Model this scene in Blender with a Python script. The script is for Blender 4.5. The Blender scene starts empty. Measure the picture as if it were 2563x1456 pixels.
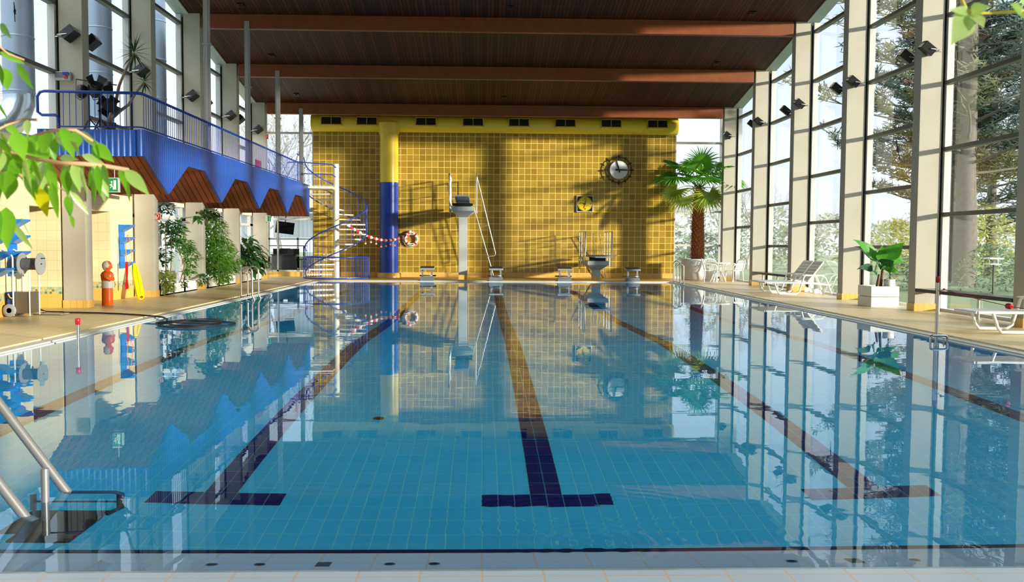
import bpy, bmesh, math, random
from mathutils import Vector, Matrix
PI = math.pi
SC = bpy.context.scene
COL = SC.collection
RND = random.Random(7)

# ------------------------------------------------------------------ camera
FPX, PITCH, YAW, ROLL, CH, CX = 2295.245, 0.05168, 0.03265, 0.00593, 1.39163, -0.50358
IW, IH = 2563, 1456
FW = Vector((math.sin(YAW)*math.cos(PITCH), math.cos(YAW)*math.cos(PITCH), -math.sin(PITCH)))
_r = Vector((math.cos(YAW), -math.sin(YAW), 0)); _u = _r.cross(FW)
RT = _r*math.cos(ROLL) + _u*math.sin(ROLL)
UP = _u*math.cos(ROLL) - _r*math.sin(ROLL)
EYE = Vector((CX, 0, CH))
cd = bpy.data.cameras.new('camera'); cam = bpy.data.objects.new('camera', cd); COL.objects.link(cam)
cd.sensor_fit = 'HORIZONTAL'; cd.sensor_width = 36.0; cd.lens = FPX*36.0/IW
cd.clip_start = 0.05; cd.clip_end = 500
cam.matrix_world = Matrix(((RT.x, UP.x, -FW.x, EYE.x), (RT.y, UP.y, -FW.y, EYE.y), (RT.z, UP.z, -FW.z, EYE.z), (0, 0, 0, 1)))
cd.dof.use_dof = True; cd.dof.focus_distance = 22.0; cd.dof.aperture_fstop = 9.0
SC.camera = cam

def at(px, py, X=None, Y=None, Z=None):
    """the point of the hall a measured direction meets on a plane"""
    d = FW + RT*((px-IW/2)/FPX) + UP*((IH/2-py)/FPX)
    if X is not None: t = (X-EYE.x)/d.x
    elif Y is not None: t = (Y-EYE.y)/d.y
    else: t = (Z-EYE.z)/d.z
    return EYE + d*t

# ------------------------------------------------------------------ world, sun, exposure
SC.view_settings.view_transform = 'Standard'; SC.view_settings.look = 'None'
SC.view_settings.exposure = 0.42; SC.view_settings.gamma = 1.0
SC.view_settings.use_curve_mapping = False
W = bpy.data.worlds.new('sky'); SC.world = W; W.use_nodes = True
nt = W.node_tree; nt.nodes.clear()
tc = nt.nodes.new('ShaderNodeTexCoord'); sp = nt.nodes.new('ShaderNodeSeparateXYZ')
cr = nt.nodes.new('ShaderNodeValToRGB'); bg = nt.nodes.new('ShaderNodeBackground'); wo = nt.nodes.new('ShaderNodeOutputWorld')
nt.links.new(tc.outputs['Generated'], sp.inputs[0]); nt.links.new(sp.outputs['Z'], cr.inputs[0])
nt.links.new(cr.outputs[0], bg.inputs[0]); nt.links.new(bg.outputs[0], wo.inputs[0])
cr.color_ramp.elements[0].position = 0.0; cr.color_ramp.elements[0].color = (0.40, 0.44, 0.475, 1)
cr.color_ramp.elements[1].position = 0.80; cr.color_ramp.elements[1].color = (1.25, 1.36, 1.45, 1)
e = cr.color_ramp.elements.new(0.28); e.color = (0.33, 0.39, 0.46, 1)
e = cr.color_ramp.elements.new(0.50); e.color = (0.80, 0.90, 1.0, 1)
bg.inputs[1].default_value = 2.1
SUN_D = Vector((-1.45, 1.0, -0.243)).normalized()
sd = bpy.data.lights.new('sun', 'SUN'); sd.energy = 5.4; sd.angle = 0.042; sd.color = (1.0, 0.92, 0.76)
so = bpy.data.objects.new('sun', sd); COL.objects.link(so); so.location = (30, -10, 12)
so.rotation_euler = SUN_D.to_track_quat('-Z', 'Y').to_euler()
SC.cycles.caustics_refractive = True; SC.cycles.caustics_reflective = True
SC.cycles.max_bounces = 10; SC.cycles.diffuse_bounces = 5; SC.cycles.glossy_bounces = 5
SC.cycles.transmission_bounces = 8; SC.cycles.transparent_max_bounces = 16
SC.cycles.sample_clamp_indirect = 6.0
SC.cycles.use_denoising = True

# ------------------------------------------------------------------ materials
MATS = {}
def newmat(name):
    m = bpy.data.materials.new(name); m.use_nodes = True; MATS[name] = m
    n = m.node_tree.nodes; n.clear()
    o = n.new('ShaderNodeOutputMaterial')
    return m, m.node_tree, o
def lin(c):
    """0-255 display colour to linear"""
    r = []
    for v in c[:3]:
        v /= 255.0
        r.append(v/12.92 if v <= 0.04045 else ((v+0.055)/1.055)**2.4)
    return (r[0], r[1], r[2], 1.0)
def principled(t, o, col=(0.5,0.5,0.5,1), rough=0.5, metal=0.0, spec=0.5):
    b = t.nodes.new('ShaderNodeBsdfPrincipled')
    b.inputs['Base Color'].default_value = col; b.inputs['Roughness'].default_value = rough
    b.inputs['Metallic'].default_value = metal; b.inputs['Specular IOR Level'].default_value = spec
    t.links.new(b.outputs[0], o.inputs[0]); return b
def noise(t, scale, detail=3.0, obj=False):
    n = t.nodes.new('ShaderNodeTexNoise'); n.inputs['Scale'].default_value = scale; n.inputs['Detail'].default_value = detail
    c = t.nodes.new('ShaderNodeTexCoord'); t.links.new(c.outputs['Object'], n.inputs['Vector']); return n
def mth(t, op, a, b=None, c=None):
    n = t.nodes.new('ShaderNodeMath'); n.operation = op
    for i, v in enumerate((a, b, c)):
        if v is None: continue
        if isinstance(v, (int, float)): n.inputs[i].default_value = v
        else: t.links.new(v, n.inputs[i])
    return n.outputs[0]
def mixc(t, f, a, b):
    n = t.nodes.new('ShaderNodeMix'); n.data_type = 'RGBA'
    for s, v in ((n.inputs[0], f), (n.inputs[6], a), (n.inputs[7], b)):
        if hasattr(v, 'is_output'): t.links.new(v, s)
        else: s.default_value = v
    return n.outputs[2]
def M(name, rgb, rough=0.5, metal=0.0, spec=0.5, var=0.0, vscale=6.0, bump=0.0, bscale=40.0):
    if name in MATS: return MATS[name]
    m, t, o = newmat(name); c = lin(rgb); b = principled(t, o, c, rough, metal, spec)
    if var > 0:
        n = noise(t, vscale)
        d = tuple(x*(1-var) for x in c[:3])+(1,); l = tuple(min(1, x*(1+var)) for x in c[:3])+(1,)
        t.links.new(mixc(t, n.outputs[0], d, l), b.inputs['Base Color'])
    if bump > 0:
        n2 = noise(t, bscale); bp = t.nodes.new('ShaderNodeBump'); bp.inputs['Strength'].default_value = bump; bp.inputs['Distance'].default_value = 0.01
        t.links.new(n2.outputs[0], bp.inputs['Height']); t.links.new(bp.outputs[0], b.inputs['Normal'])
    return m
def boxuv(t):
    g = t.nodes.new('ShaderNodeNewGeometry')
    p = t.nodes.new('ShaderNodeSeparateXYZ'); t.links.new(g.outputs['Position'], p.inputs[0])
    n = t.nodes.new('ShaderNodeSeparateXYZ'); t.links.new(g.outputs['True Normal'], n.inputs[0])
    ax = mth(t, 'GREATER_THAN', mth(t, 'ABSOLUTE', n.outputs[0]), 0.6)
    az = mth(t, 'GREATER_THAN', mth(t, 'ABSOLUTE', n.outputs[2]), 0.6)
    X, Y, Z = p.outputs
    u = mth(t, 'ADD', mth(t, 'MULTIPLY', X, mth(t, 'SUBTRACT', 1.0, ax)), mth(t, 'MULTIPLY', Y, ax))
    v = mth(t, 'ADD', mth(t, 'MULTIPLY', Z, mth(t, 'SUBTRACT', 1.0, az)), mth(t, 'MULTIPLY', Y, az))
    return u, v, X, Y, Z
def bricks(t, u, v, w, h, mortar, c1, c2, cm, off=(0, 0), stagger=0.0):
    cb = t.nodes.new('ShaderNodeCombineXYZ')
    t.links.new(mth(t, 'ADD', u, off[0]+1000*w), cb.inputs[0]); t.links.new(mth(t, 'ADD', v, off[1]+1000*h), cb.inputs[1])
    b = t.nodes.new('ShaderNodeTexBrick'); b.offset = stagger; b.squash = 1.0
    t.links.new(cb.outputs[0], b.inputs['Vector'])
    b.inputs['Scale'].default_value = 1.0; b.inputs['Brick Width'].default_value = w; b.inputs['Row Height'].default_value = h
    b.inputs['Mortar Size'].default_value = mortar; b.inputs['Mortar Smooth'].default_value = 0.1; b.inputs['Bias'].default_value = 0.0
    b.inputs['Color1'].default_value = c1; b.inputs['Color2'].default_value = c2; b.inputs['Mortar'].default_value = cm
    return b
def tiles(name, c1, c2, cm, w, h, mortar=0.004, rough=0.25, spec=0.5, off=(0, 0), stagger=0.0, bump=0.25, blotch=0.0):
    m, t, o = newmat(name); b = principled(t, o, rough=rough, spec=spec)
    u, v, X, Y, Z = boxuv(t)
    k = bricks(t, u, v, w, h, mortar, lin(c1), lin(c2), lin(cm), off, stagger)
    col = k.outputs['Color']
    if blotch:
        n = noise(t, 0.9, 4.0); col = mixc(t, mth(t, 'MULTIPLY', n.outputs[0], blotch), col, lin(tuple(x*0.55 for x in c1)))
    t.links.new(col, b.inputs['Base Color'])
    bp = t.nodes.new('ShaderNodeBump'); bp.inputs['Strength'].default_value = bump; bp.inputs['Distance'].default_value = 0.004; bp.invert = True
    t.links.new(k.outputs['Fac'], bp.inputs['Height']); t.links.new(bp.outputs[0], b.inputs['Normal'])
    return m
def planks(name, c1, c2, pitch, gap, rough=0.6, axis=0, dark=(16, 9, 6)):
    """boards running along Y with dark gaps, colour differing board by board"""
    m, t, o = newmat(name); b = principled(t, o, rough=rough, spec=0.3)
    g = t.nodes.new('ShaderNodeNewGeometry'); p = t.nodes.new('ShaderNodeSeparateXYZ'); t.links.new(g.outputs['Position'], p.inputs[0])
    q = mth(t, 'DIVIDE', mth(t, 'ADD', p.outputs[axis], 500.0), pitch)
    fr = mth(t, 'FRACT', q); idx = mth(t, 'FLOOR', q)
    wn = t.nodes.new('ShaderNodeTexWhiteNoise'); wn.noise_dimensions = '1D'; t.links.new(idx, wn.inputs['W'])
    mp = t.nodes.new('ShaderNodeMapping'); mp.inputs['Scale'].default_value = (40, 1.2, 6) if axis == 0 else (1.2, 40, 6)
    t.links.new(g.outputs['Position'], mp.inputs[0])
    n = t.nodes.new('ShaderNodeTexNoise'); n.inputs['Scale'].default_value = 1.0; n.inputs['Detail'].default_value = 4; t.links.new(mp.outputs[0], n.inputs['Vector'])
    f = mth(t, 'ADD', mth(t, 'MULTIPLY', wn.outputs['Value'], 0.6), mth(t, 'MULTIPLY', n.outputs[0], 0.5))
    c = mixc(t, f, lin(c1), lin(c2))
    isgap = mth(t, 'LESS_THAN', fr, gap)
    t.links.new(mixc(t, isgap, c, lin(dark)), b.inputs['Base Color'])
    bp = t.nodes.new('ShaderNodeBump'); bp.inputs['Strength'].default_value = 0.6; bp.inputs['Distance'].default_value = 0.02; bp.invert = True
    t.links.new(isgap, bp.inputs['Height']); t.links.new(bp.outputs[0], b.inputs['Normal'])
    return m
def leafmat(name, c1, c2, trans=0.45, scale=3.0, rough=0.35):
    m, t, o = newmat(name)
    n = noise(t, scale, 2.0); r = t.nodes.new('ShaderNodeMapRange'); r.inputs[1].default_value = 0.3; r.inputs[2].default_value = 0.7
    t.links.new(n.outputs[0], r.inputs[0])
    c = mixc(t, r.outputs[0], lin(c1), lin(c2))
    b = t.nodes.new('ShaderNodeBsdfPrincipled'); b.inputs['Roughness'].default_value = rough; t.links.new(c, b.inputs['Base Color'])
    tr = t.nodes.new('ShaderNodeBsdfTranslucent'); t.links.new(c, tr.inputs[0])
    mx = t.nodes.new('ShaderNodeMixShader'); mx.inputs[0].default_value = trans
    t.links.new(b.outputs[0], mx.inputs[1]); t.links.new(tr.outputs[0], mx.inputs[2]); t.links.new(mx.outputs[0], o.inputs[0])
    return m
def glassmat(name, tint, ior=1.45, mul=1.0):
    """thin window pane: lets light through and mirrors by its angle"""
    m, t, o = newmat(name)
    tr = t.nodes.new('ShaderNodeBsdfTransparent'); tr.inputs[0].default_value = tint
    gl = t.nodes.new('ShaderNodeBsdfGlossy'); gl.inputs['Roughness'].default_value = 0.0; gl.inputs[0].default_value = (1, 1, 1, 1)
    fr = t.nodes.new('ShaderNodeFresnel'); fr.inputs['IOR'].default_value = ior
    g = t.nodes.new('ShaderNodeNewGeometry')
    mx = t.nodes.new('ShaderNodeMixShader')
    # a pane seen from its back has the same mirror share as from its front
    s = t.nodes.new('ShaderNodeLayerWeight'); s.inputs['Blend'].default_value = 0.12
    t.links.new(mth(t, 'MULTIPLY', s.outputs['Fresnel'], mul), mx.inputs[0])
    t.links.new(tr.outputs[0], mx.inputs[1]); t.links.new(gl.outputs[0], mx.inputs[2]); t.links.new(mx.outputs[0], o.inputs[0])
    return m

concrete = M('painted_concrete', (178, 172, 156), 0.75, var=0.07, vscale=2.0, bump=0.15, bscale=60)
alu = M('window_aluminium', (196, 194, 190), 0.45, 0.0)
dark_alu = M('transom_aluminium', (104, 101, 96), 0.45, 0.3)
gasket = M('black_gasket', (22, 22, 24), 0.7)
white_paint = M('white_paint', (236, 234, 228), 0.4)
cream_paint = M('cream_paint', (240, 230, 205), 0.45)
blue_paint = M('blue_paint', (26, 62, 158), 0.3)
steel = M('brushed_steel', (190, 188, 184), 0.25, 1.0)
galv = M('galvanised_sheet', (150, 164, 182), 0.4, 0.4, var=0.12, vscale=2.5)
black = M('black_enamel', (16, 16, 18), 0.45)
black_rubber = M('black_rubber', (20, 19, 20), 0.55)
white_plastic = M('white_plastic', (238, 236, 232), 0.35)
red_plastic = M('red_plastic', (200, 22, 28), 0.3)
beam_wood = M('glulam_timber', (126, 62, 20), 0.5, var=0.3, vscale=5.0)
ceil_wood = planks('ceiling_boards', (98, 48, 20), (38, 19, 10), 0.105, 0.2, 0.6, dark=(8, 5, 4))
soffit_wood = planks('soffit_boards', (158, 78, 34), (112, 50, 22), 0.14, 0.14, 0.5)
deck_tile = tiles('deck_tile', (234, 212, 162), (226, 202, 150), (190, 164, 116), 0.25, 0.125, 0.006, 0.4, 0.4)
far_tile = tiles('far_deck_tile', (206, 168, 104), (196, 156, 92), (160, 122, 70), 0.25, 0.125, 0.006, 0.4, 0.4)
yellow_tile = tiles('ochre_wall_tile', (174, 142, 52), (146, 116, 40), (228, 204, 104), 0.2437, 0.2437, 0.011, 0.22, 0.5, off=(0.06, 0.03))
skirt_tile = tiles('skirting_tile', (226, 184, 102), (218, 174, 92), (186, 146, 78), 0.125, 0.30, 0.004, 0.3)
pool_tile = tiles('pool_tile', (66, 206, 255), (60, 200, 252), (132, 228, 230), 0.125, 0.25, 0.0035, 0.3, 0.3, off=(0.0, -0.03))
lane_tile = tiles('lane_tile', (14, 26, 112), (12, 22, 104), (60, 150, 176), 0.125, 0.25, 0.0035, 0.3, 0.3, off=(0.0, -0.03))
rim_tile = tiles('rim_tile', (206, 228, 254), (202, 225, 253), (226, 208, 200), 0.25, 0.13, 0.005, 0.2, 0.5)
floor_plain = M('interior_floor', (150, 132, 104), 0.5)
plaster = M('plaster', (212, 206, 192), 0.8)
pane = glassmat('window_glass', (0.96, 0.98, 0.98, 1), mul=0.2)
def cream_wall_mat():
    m, t, o = newmat('cream_tile_wall'); b = principled(t, o, rough=0.25)
    u, v, X, Y, Z = boxuv(t)
    k = bricks(t, u, v, 0.20, 0.20, 0.003, lin((240, 222, 176)), lin((236, 217, 170)), lin((206, 184, 138)))
    k2 = bricks(t, u, v, 0.20, 0.40, 0.003, lin((232, 186, 96)), lin((228, 180, 90)), lin((206, 160, 84)))
    cb = t.nodes.new('ShaderNodeCombineXYZ')
    t.links.new(mth(t, 'FLOOR', mth(t, 'DIVIDE', u, 0.047)), cb.inputs[0]); t.links.new(mth(t, 'FLOOR', mth(t, 'DIVIDE', v, 0.047)), cb.inputs[1])
    wn = t.nodes.new('ShaderNodeTexWhiteNoise'); wn.noise_dimensions = '2D'; t.links.new(cb.outputs[0], wn.inputs['Vector'])
    r = t.nodes.new('ShaderNodeValToRGB'); r.color_ramp.interpolation = 'CONSTANT'; t.links.new(wn.outputs['Value'], r.inputs[0])
    r.color_ramp.elements[0].color = lin((226, 190, 110)); r.color_ramp.elements[1].position = 0.35; r.color_ramp.elements[1].color = lin((150, 176, 164))
    q = r.color_ramp.elements.new(0.62); q.color = lin((110, 134, 70)); q = r.color_ramp.elements.new(0.8); q.color = lin((170, 188, 160))
    c = mixc(t, mth(t, 'LESS_THAN', Z, 0.47), k.outputs['Color'], r.outputs[0])
    c = mixc(t, mth(t, 'LESS_THAN', Z, 0.33), c, k2.outputs['Color'])
    t.links.new(c, b.inputs['Base Color']); return m
cream_tile = cream_wall_mat()
def ribbed(name, rgb, pitch, axis, rough=0.35, strength=0.9):
    m, t, o = newmat(name); b = principled(t, o, lin(rgb), rough)
    u, v, X, Y, Z = boxuv(t)
    w = mth(t, 'ABSOLUTE', mth(t, 'SUBTRACT', mth(t, 'FRACT', mth(t, 'DIVIDE', mth(t, 'ADD', u if axis == 'u' else v, 500.0), pitch)), 0.5))
    w = mth(t, 'MINIMUM', mth(t, 'MAXIMUM', mth(t, 'MULTIPLY', w, 4.0), 0.4), 1.4)
    bp = t.nodes.new('ShaderNodeBump'); bp.inputs['Strength'].default_value = strength; bp.inputs['Distance'].default_value = 0.02
    t.links.new(w, bp.inputs['Height']); t.links.new(bp.outputs[0], b.inputs['Normal']); return m
fascia_blue = ribbed('blue_trapezoid_sheet', (16, 80, 176), 0.11, 'u')
def duct_mat(name, rgb, axis):
    m, t, o = newmat(name); b = principled(t, o, lin(rgb), 0.3)
    g = t.nodes.new('ShaderNodeNewGeometry'); p = t.nodes.new('ShaderNodeSeparateXYZ'); t.links.new(g.outputs['Position'], p.inputs[0])
    fr = mth(t, 'FRACT', mth(t, 'DIVIDE', mth(t, 'ADD', p.outputs[axis], 100.0), 0.14))
    h = mth(t, 'LESS_THAN', fr, 0.12)
    bp = t.nodes.new('ShaderNodeBump'); bp.inputs['Strength'].default_value = 0.35; bp.inputs['Distance'].default_value = 0.006
    t.links.new(h, bp.inputs['Height']); t.links.new(bp.outputs[0], b.inputs['Normal']); return m
duct_yellow_h = duct_mat('yellow_spiral_duct', (244, 210, 56), 0)
duct_yellow_v = duct_mat('yellow_upright_duct', (236, 200, 48), 2)
duct_blue_v = duct_mat('blue_upright_duct', (20, 62, 168), 2)
grass = M('lawn', (100, 114, 78), 0.9, var=0.35, vscale=1.5)

# ------------------------------------------------------------------ mesh builder
class MB:
    def __init__(s): s.v = []; s.f = []; s.m = []; s.sm = []
    def add(s, vs, fs, mat=0, smooth=False):
        o = len(s.v); s.v += [tuple(q) for q in vs]
        for f in fs: s.f.append(tuple(o+i for i in f)); s.m.append(mat); s.sm.append(smooth)
    def bx(s, x0, x1, y0, y1, z0, z1, mat=0, T=None):
        vs = [Vector((x, y, z)) for z in (z0, z1) for y in (y0, y1) for x in (x0, x1)]
        if T is not None: vs = [T @ q for q in vs]
        s.add(vs, [(0, 2, 3, 1), (4, 5, 7, 6), (0, 1, 5, 4), (2, 6, 7, 3), (0, 4, 6, 2), (1, 3, 7, 5)], mat)
    def tube(s, pts, r, n=8, closed=False, mat=0, caps=True):
        pts = [Vector(p) for p in pts]; k = len(pts)
        rr = r if isinstance(r, (list, tuple)) else [r]*k
        rings = []; prev = None
        for i, p in enumerate(pts):
            if closed: d = pts[(i+1) % k]-pts[i-1]
            else: d = pts[min(i+1, k-1)]-pts[max(i-1, 0)]
            d = d.normalized() if d.length > 1e-9 else Vector((0, 0, 1))
            if prev is None:
                a = Vector((0, 0, 1)) if abs(d.z) < 0.9 else Vector((1, 0, 0))
                x = a.cross(d).normalized()
            else:
                x = prev-d*prev.dot(d)
                x = x.normalized() if x.length > 1e-6 else d.orthogonal().normalized()
            prev = x; y = d.cross(x)
            rings.append([p+(x*math.cos(2*PI*j/n)+y*math.sin(2*PI*j/n))*rr[i] for j in range(n)])
        vs = [q for g in rings for q in g]; fs = []
        for i in range(k if closed else k-1):
            a, b = i*n, ((i+1) % k)*n
            for j in range(n): fs.append((a+j, a+(j+1) % n, b+(j+1) % n, b+j))
        s.add(vs, fs, mat, True)
        if caps and not closed:
            s.add(rings[0], [tuple(reversed(range(n)))], mat); s.add(rings[-1], [tuple(range(n))], mat)
    def lathe(s, prof, n=24, c=(0, 0, 0), mat=0, ax=(1, 1), smooth=True, mats=None):
        vs = [(c[0]+r*math.cos(2*PI*j/n)*ax[0], c[1]+r*math.sin(2*PI*j/n)*ax[1], c[2]+z) for r, z in prof for j in range(n)]
        for i in range(len(prof)-1):
            pass
        fs = [(i*n+j, i*n+(j+1) % n, (i+1)*n+(j+1) % n, (i+1)*n+j) for i in range(len(prof)-1) for j in range(n)]
        o = len(s.v); s.v += vs
        for q, f in enumerate(fs):
            s.f.append(tuple(o+i for i in f)); s.m.append(mats[q//n] if mats else mat); s.sm.append(smooth)
        if prof[0][0] > 1e-4: s.add(vs[:n], [tuple(reversed(range(n)))], mats[0] if mats else mat)
        if prof[-1][0] > 1e-4: s.add(vs[-n:], [tuple(range(n))], mats[-1] if mats else mat)
    def disc(s, c, r, normal, th, n=28, mat=0, r2=None):
        nn = Vector(normal).normalized(); c = Vector(c)
        s.tube([c, c+nn*th], [r, r if r2 is None else r2], n, mat=mat)
    def ball(s, c, r, n=12, mat=0, sq=(1, 1, 1)):
        k = n//2+1
        vs = []; fs = []
        for i in range(k):
            a = PI*i/(k-1)
            for j in range(n):
                b = 2*PI*j/n
                vs.append((c[0]+r*math.sin(a)*math.cos(b)*sq[0], c[1]+r*math.sin(a)*math.sin(b)*sq[1], c[2]-r*math.cos(a)*sq[2]))
        for i in range(k-1):
            for j in range(n): fs.append((i*n+j, i*n+(j+1) % n, (i+1)*n+(j+1) % n, (i+1)*n+j))
        s.add(vs, fs, mat, True)
    def prism(s, poly, axis, a, b, mat=0):
        """2-D outline swept along an axis; outline order (y,z) for X, (x,z) for Y, (x,y) for Z"""
        def pt(p, t): return {'X': (t, p[0], p[1]), 'Y': (p[0], t, p[1]), 'Z': (p[0], p[1], t)}[axis]
        n = len(poly); vs = [pt(p, a) for p in poly]+[pt(p, b) for p in poly]
        s.add(vs, [tuple(range(n)), tuple(reversed(range(n, 2*n)))]+[(i, i+n, (i+1) % n+n, (i+1) % n) for i in range(n)], mat)
    def leaf(s, p, d, nrm, L, w, droop=0.3, fold=0.25, segs=4, shape=0.8, mat=0, tip=0.0):
        p = Vector(p); d = Vector(d).normalized(); nrm = Vector(nrm)
        sd_ = d.cross(nrm); sd_ = sd_.normalized() if sd_.length > 1e-5 else d.orthogonal().normalized()
        vs = []; q = p.copy(); dd = d.copy()
        for i in range(segs+1):
            t = i/segs
            wd = w*0.5*(math.sin(PI*min(1, max(0, t**shape)))**1.15)*(1 if t < 0.98 else 0)+0.0006
            up = sd_.cross(dd).normalized()
            vs += [q-sd_*wd+up*wd*fold, q.copy(), q+sd_*wd+up*wd*fold]
            dd = (dd+Vector((0, 0, -droop/segs))).normalized(); q = q+dd*(L/segs)
        s.add(vs, [f for i in range(segs) for f in ((3*i, 3*i+1, 3*i+4, 3*i+3), (3*i+1, 3*i+2, 3*i+5, 3*i+4))], mat, True)
    def obj(s, name, mat, parent=None, loc=(0, 0, 0), bevel=0.0):
        me = bpy.data.meshes.new(name); me.from_pydata(s.v, [], s.f); me.update()
        ml = mat if isinstance(mat, (list, tuple)) else [mat]
        for m in ml: me.materials.append(m)
        me.polygons.foreach_set('material_index', s.m); me.polygons.foreach_set('use_smooth', s.sm)
        o = bpy.data.objects.new(name, me); COL.objects.link(o); o.location = loc
        if parent is not None: o.parent = parent
        if bevel > 0:
            b = o.modifiers.new('bevel', 'BEVEL'); b.width = bevel; b.segments = 2; b.limit_method = 'ANGLE'
        return o
def tag(o, label, cat, group=None, kind=None):
    o['label'] = label; o['category'] = cat
    if group: o['group'] = group
    if kind: o['kind'] = kind
    return o
def thing(name, label, cat, loc=(0, 0, 0), rz=0.0, group=None):
    o = bpy.data.objects.new(name, None); COL.objects.link(o); o.location = loc; o.rotation_euler = (0, 0, rz)
    o.empty_display_size = 0.1
    return tag(o, label, cat, group)
def struct(name, mb, mat, parent=None, bevel=0.0):
    o = mb.obj(name, mat, parent, bevel=bevel)
    if parent is None: o['kind'] = 'structure'
    return o
def dup(o, parent=None):
    c = o.copy(); COL.objects.link(c)
    if parent is not None: c.parent = parent
    for ch in list(o.children): dup(ch, c)
    return c
def place(root, loc, rz=None, label=None, group=None):
    root.location = loc
    if rz is not None: root.rotation_euler = (0, 0, rz)
    if label: root['label'] = label
    if group: root['group'] = group
    return root
def arc(c, r, a0, a1, n, plane='XZ'):
    q = []
    for i in range(n+1):
        a = a0+(a1-a0)*i/n; x, y = r*math.cos(a), r*math.sin(a)
        q.append(Vector(c)+{'XZ': Vector((x, 0, y)), 'YZ': Vector((0, x, y)), 'XY': Vector((x, y, 0))}[plane])
    return q
# ------------------------------------------------------------------ the hall
YF, YW, HW, XC, XG, S, Y0 = 33.2, 36.32, 6.3, 8.43, 8.95, 3.816, 33.9
DZ = 0.05
def roof(y): return 6.46+0.1712*(33.9-y)
def YK(k): return Y0-k*S
YR = 11.0                                             # where the sloping roof starts
def depth(y): return -1.92 if y < 15 else (-3.6 if y > 21 else -1.92-1.68*(y-15)/6)

f = MB()
f.bx(-6.55, 6.55, -5, 3.35, -0.4, DZ)
f.bx(-11.5, -6.55, -5, YW+0.4, -0.4, DZ)
f.bx(6.55, 9.1, -5, YW+0.4, -0.4, DZ)
struct('floor', f, deck_tile)
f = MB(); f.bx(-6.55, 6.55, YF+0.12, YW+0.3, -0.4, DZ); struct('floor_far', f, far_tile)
# gutter and white edge stones round the basin
edge = M('edge_stone', (222, 224, 226), 0.35); grate = M('gutter_grating', (196, 198, 190), 0.5, var=0.2, vscale=20)
e_ = MB()
for s in (-1, 1):
    a, b = sorted((s*HW, s*(HW+0.07))); e_.bx(a, b, 3.7, YF+0.05, -0.1, 0.012)
e_.bx(-HW, HW, YF, YF+0.05, -0.1, 0.012)
struct('trim_1', e_, edge)
g_ = MB()
for s in (-1, 1):
    a, b = sorted((s*(HW+0.07), s*(HW+0.25))); g_.bx(a, b, 3.72, YF+0.12, -0.1, 0.03)
g_.bx(-HW-0.07, HW+0.07, YF+0.05, YF+0.12, -0.1, 0.03)
struct('trim_2', g_, grate)
# basin
prof = [(4.41, -1.92), (15, -1.92), (21, -3.6), (YF, -3.6)]
b = MB()
n = len(prof)
for i in range(n-1):
    (ya, za), (yb, zb) = prof[i], prof[i+1]
    b.add([(-HW, ya, za), (HW, ya, za), (HW, yb, zb), (-HW, yb, zb)], [(0, 1, 2, 3)])
    for s in (-1, 1):
        b.add([(s*HW, ya, za), (s*HW, yb, zb), (s*HW, yb, 0.0), (s*HW, ya, 0.0)], [(0, 1, 2, 3)])
b.add([(-HW, YF, -3.6), (HW, YF, -3.6), (HW, YF, 0), (-HW, YF, 0)], [(0, 1, 2, 3)])
b.add([(-HW, 4.41, -1.92), (HW, 4.41, -1.92), (HW, 4.41, -0.37), (-HW, 4.41, -0.37)], [(3, 2, 1, 0)])
struct('pool_basin', b, pool_tile)
r = MB()
rp = [(3.35, 0.05), (3.70, 0.05), (3.76, 0.035), (3.81, 0.0), (3.86, -0.06), (3.97, -0.14), (4.41, -0.32), (4.41, -0.45), (3.35, -0.45)]
r.prism(rp, 'X', -HW, HW)
r.bx(-HW-0.25, -HW, 3.35, 3.72, -0.4, DZ); r.bx(HW, HW+0.25, 3.35, 3.72, -0.4, DZ); struct('pool_rim', r, rim_tile)
q = MB(); q.bx(-HW, HW, 4.375, 4.418, -0.36, -0.300); struct('trim_3', q, M('navy_edge_tile', (8, 18, 74), 0.3))
for i in range(5):
    x = -5+2.5*i; l = MB(); h = 0.004
    ys = [6.78, 7.03, 11, 15, 18, 21, 31.2]
    for ya, yb in zip(ys[1:-1], ys[2:]):
        za, zb = depth(ya)+h, depth(yb)+h
        l.add([(x-.125, ya, za), (x+.125, ya, za), (x+.125, yb, zb), (x-.125, yb, zb)], [(0, 1, 2, 3)])
    l.add([(x-.5, 6.78, -1.916), (x+.5, 6.78, -1.916), (x+.5, 7.03, -1.916), (x-.5, 7.03, -1.916)], [(0, 1, 2, 3)])
    struct('lane_line', l, lane_tile)
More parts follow.
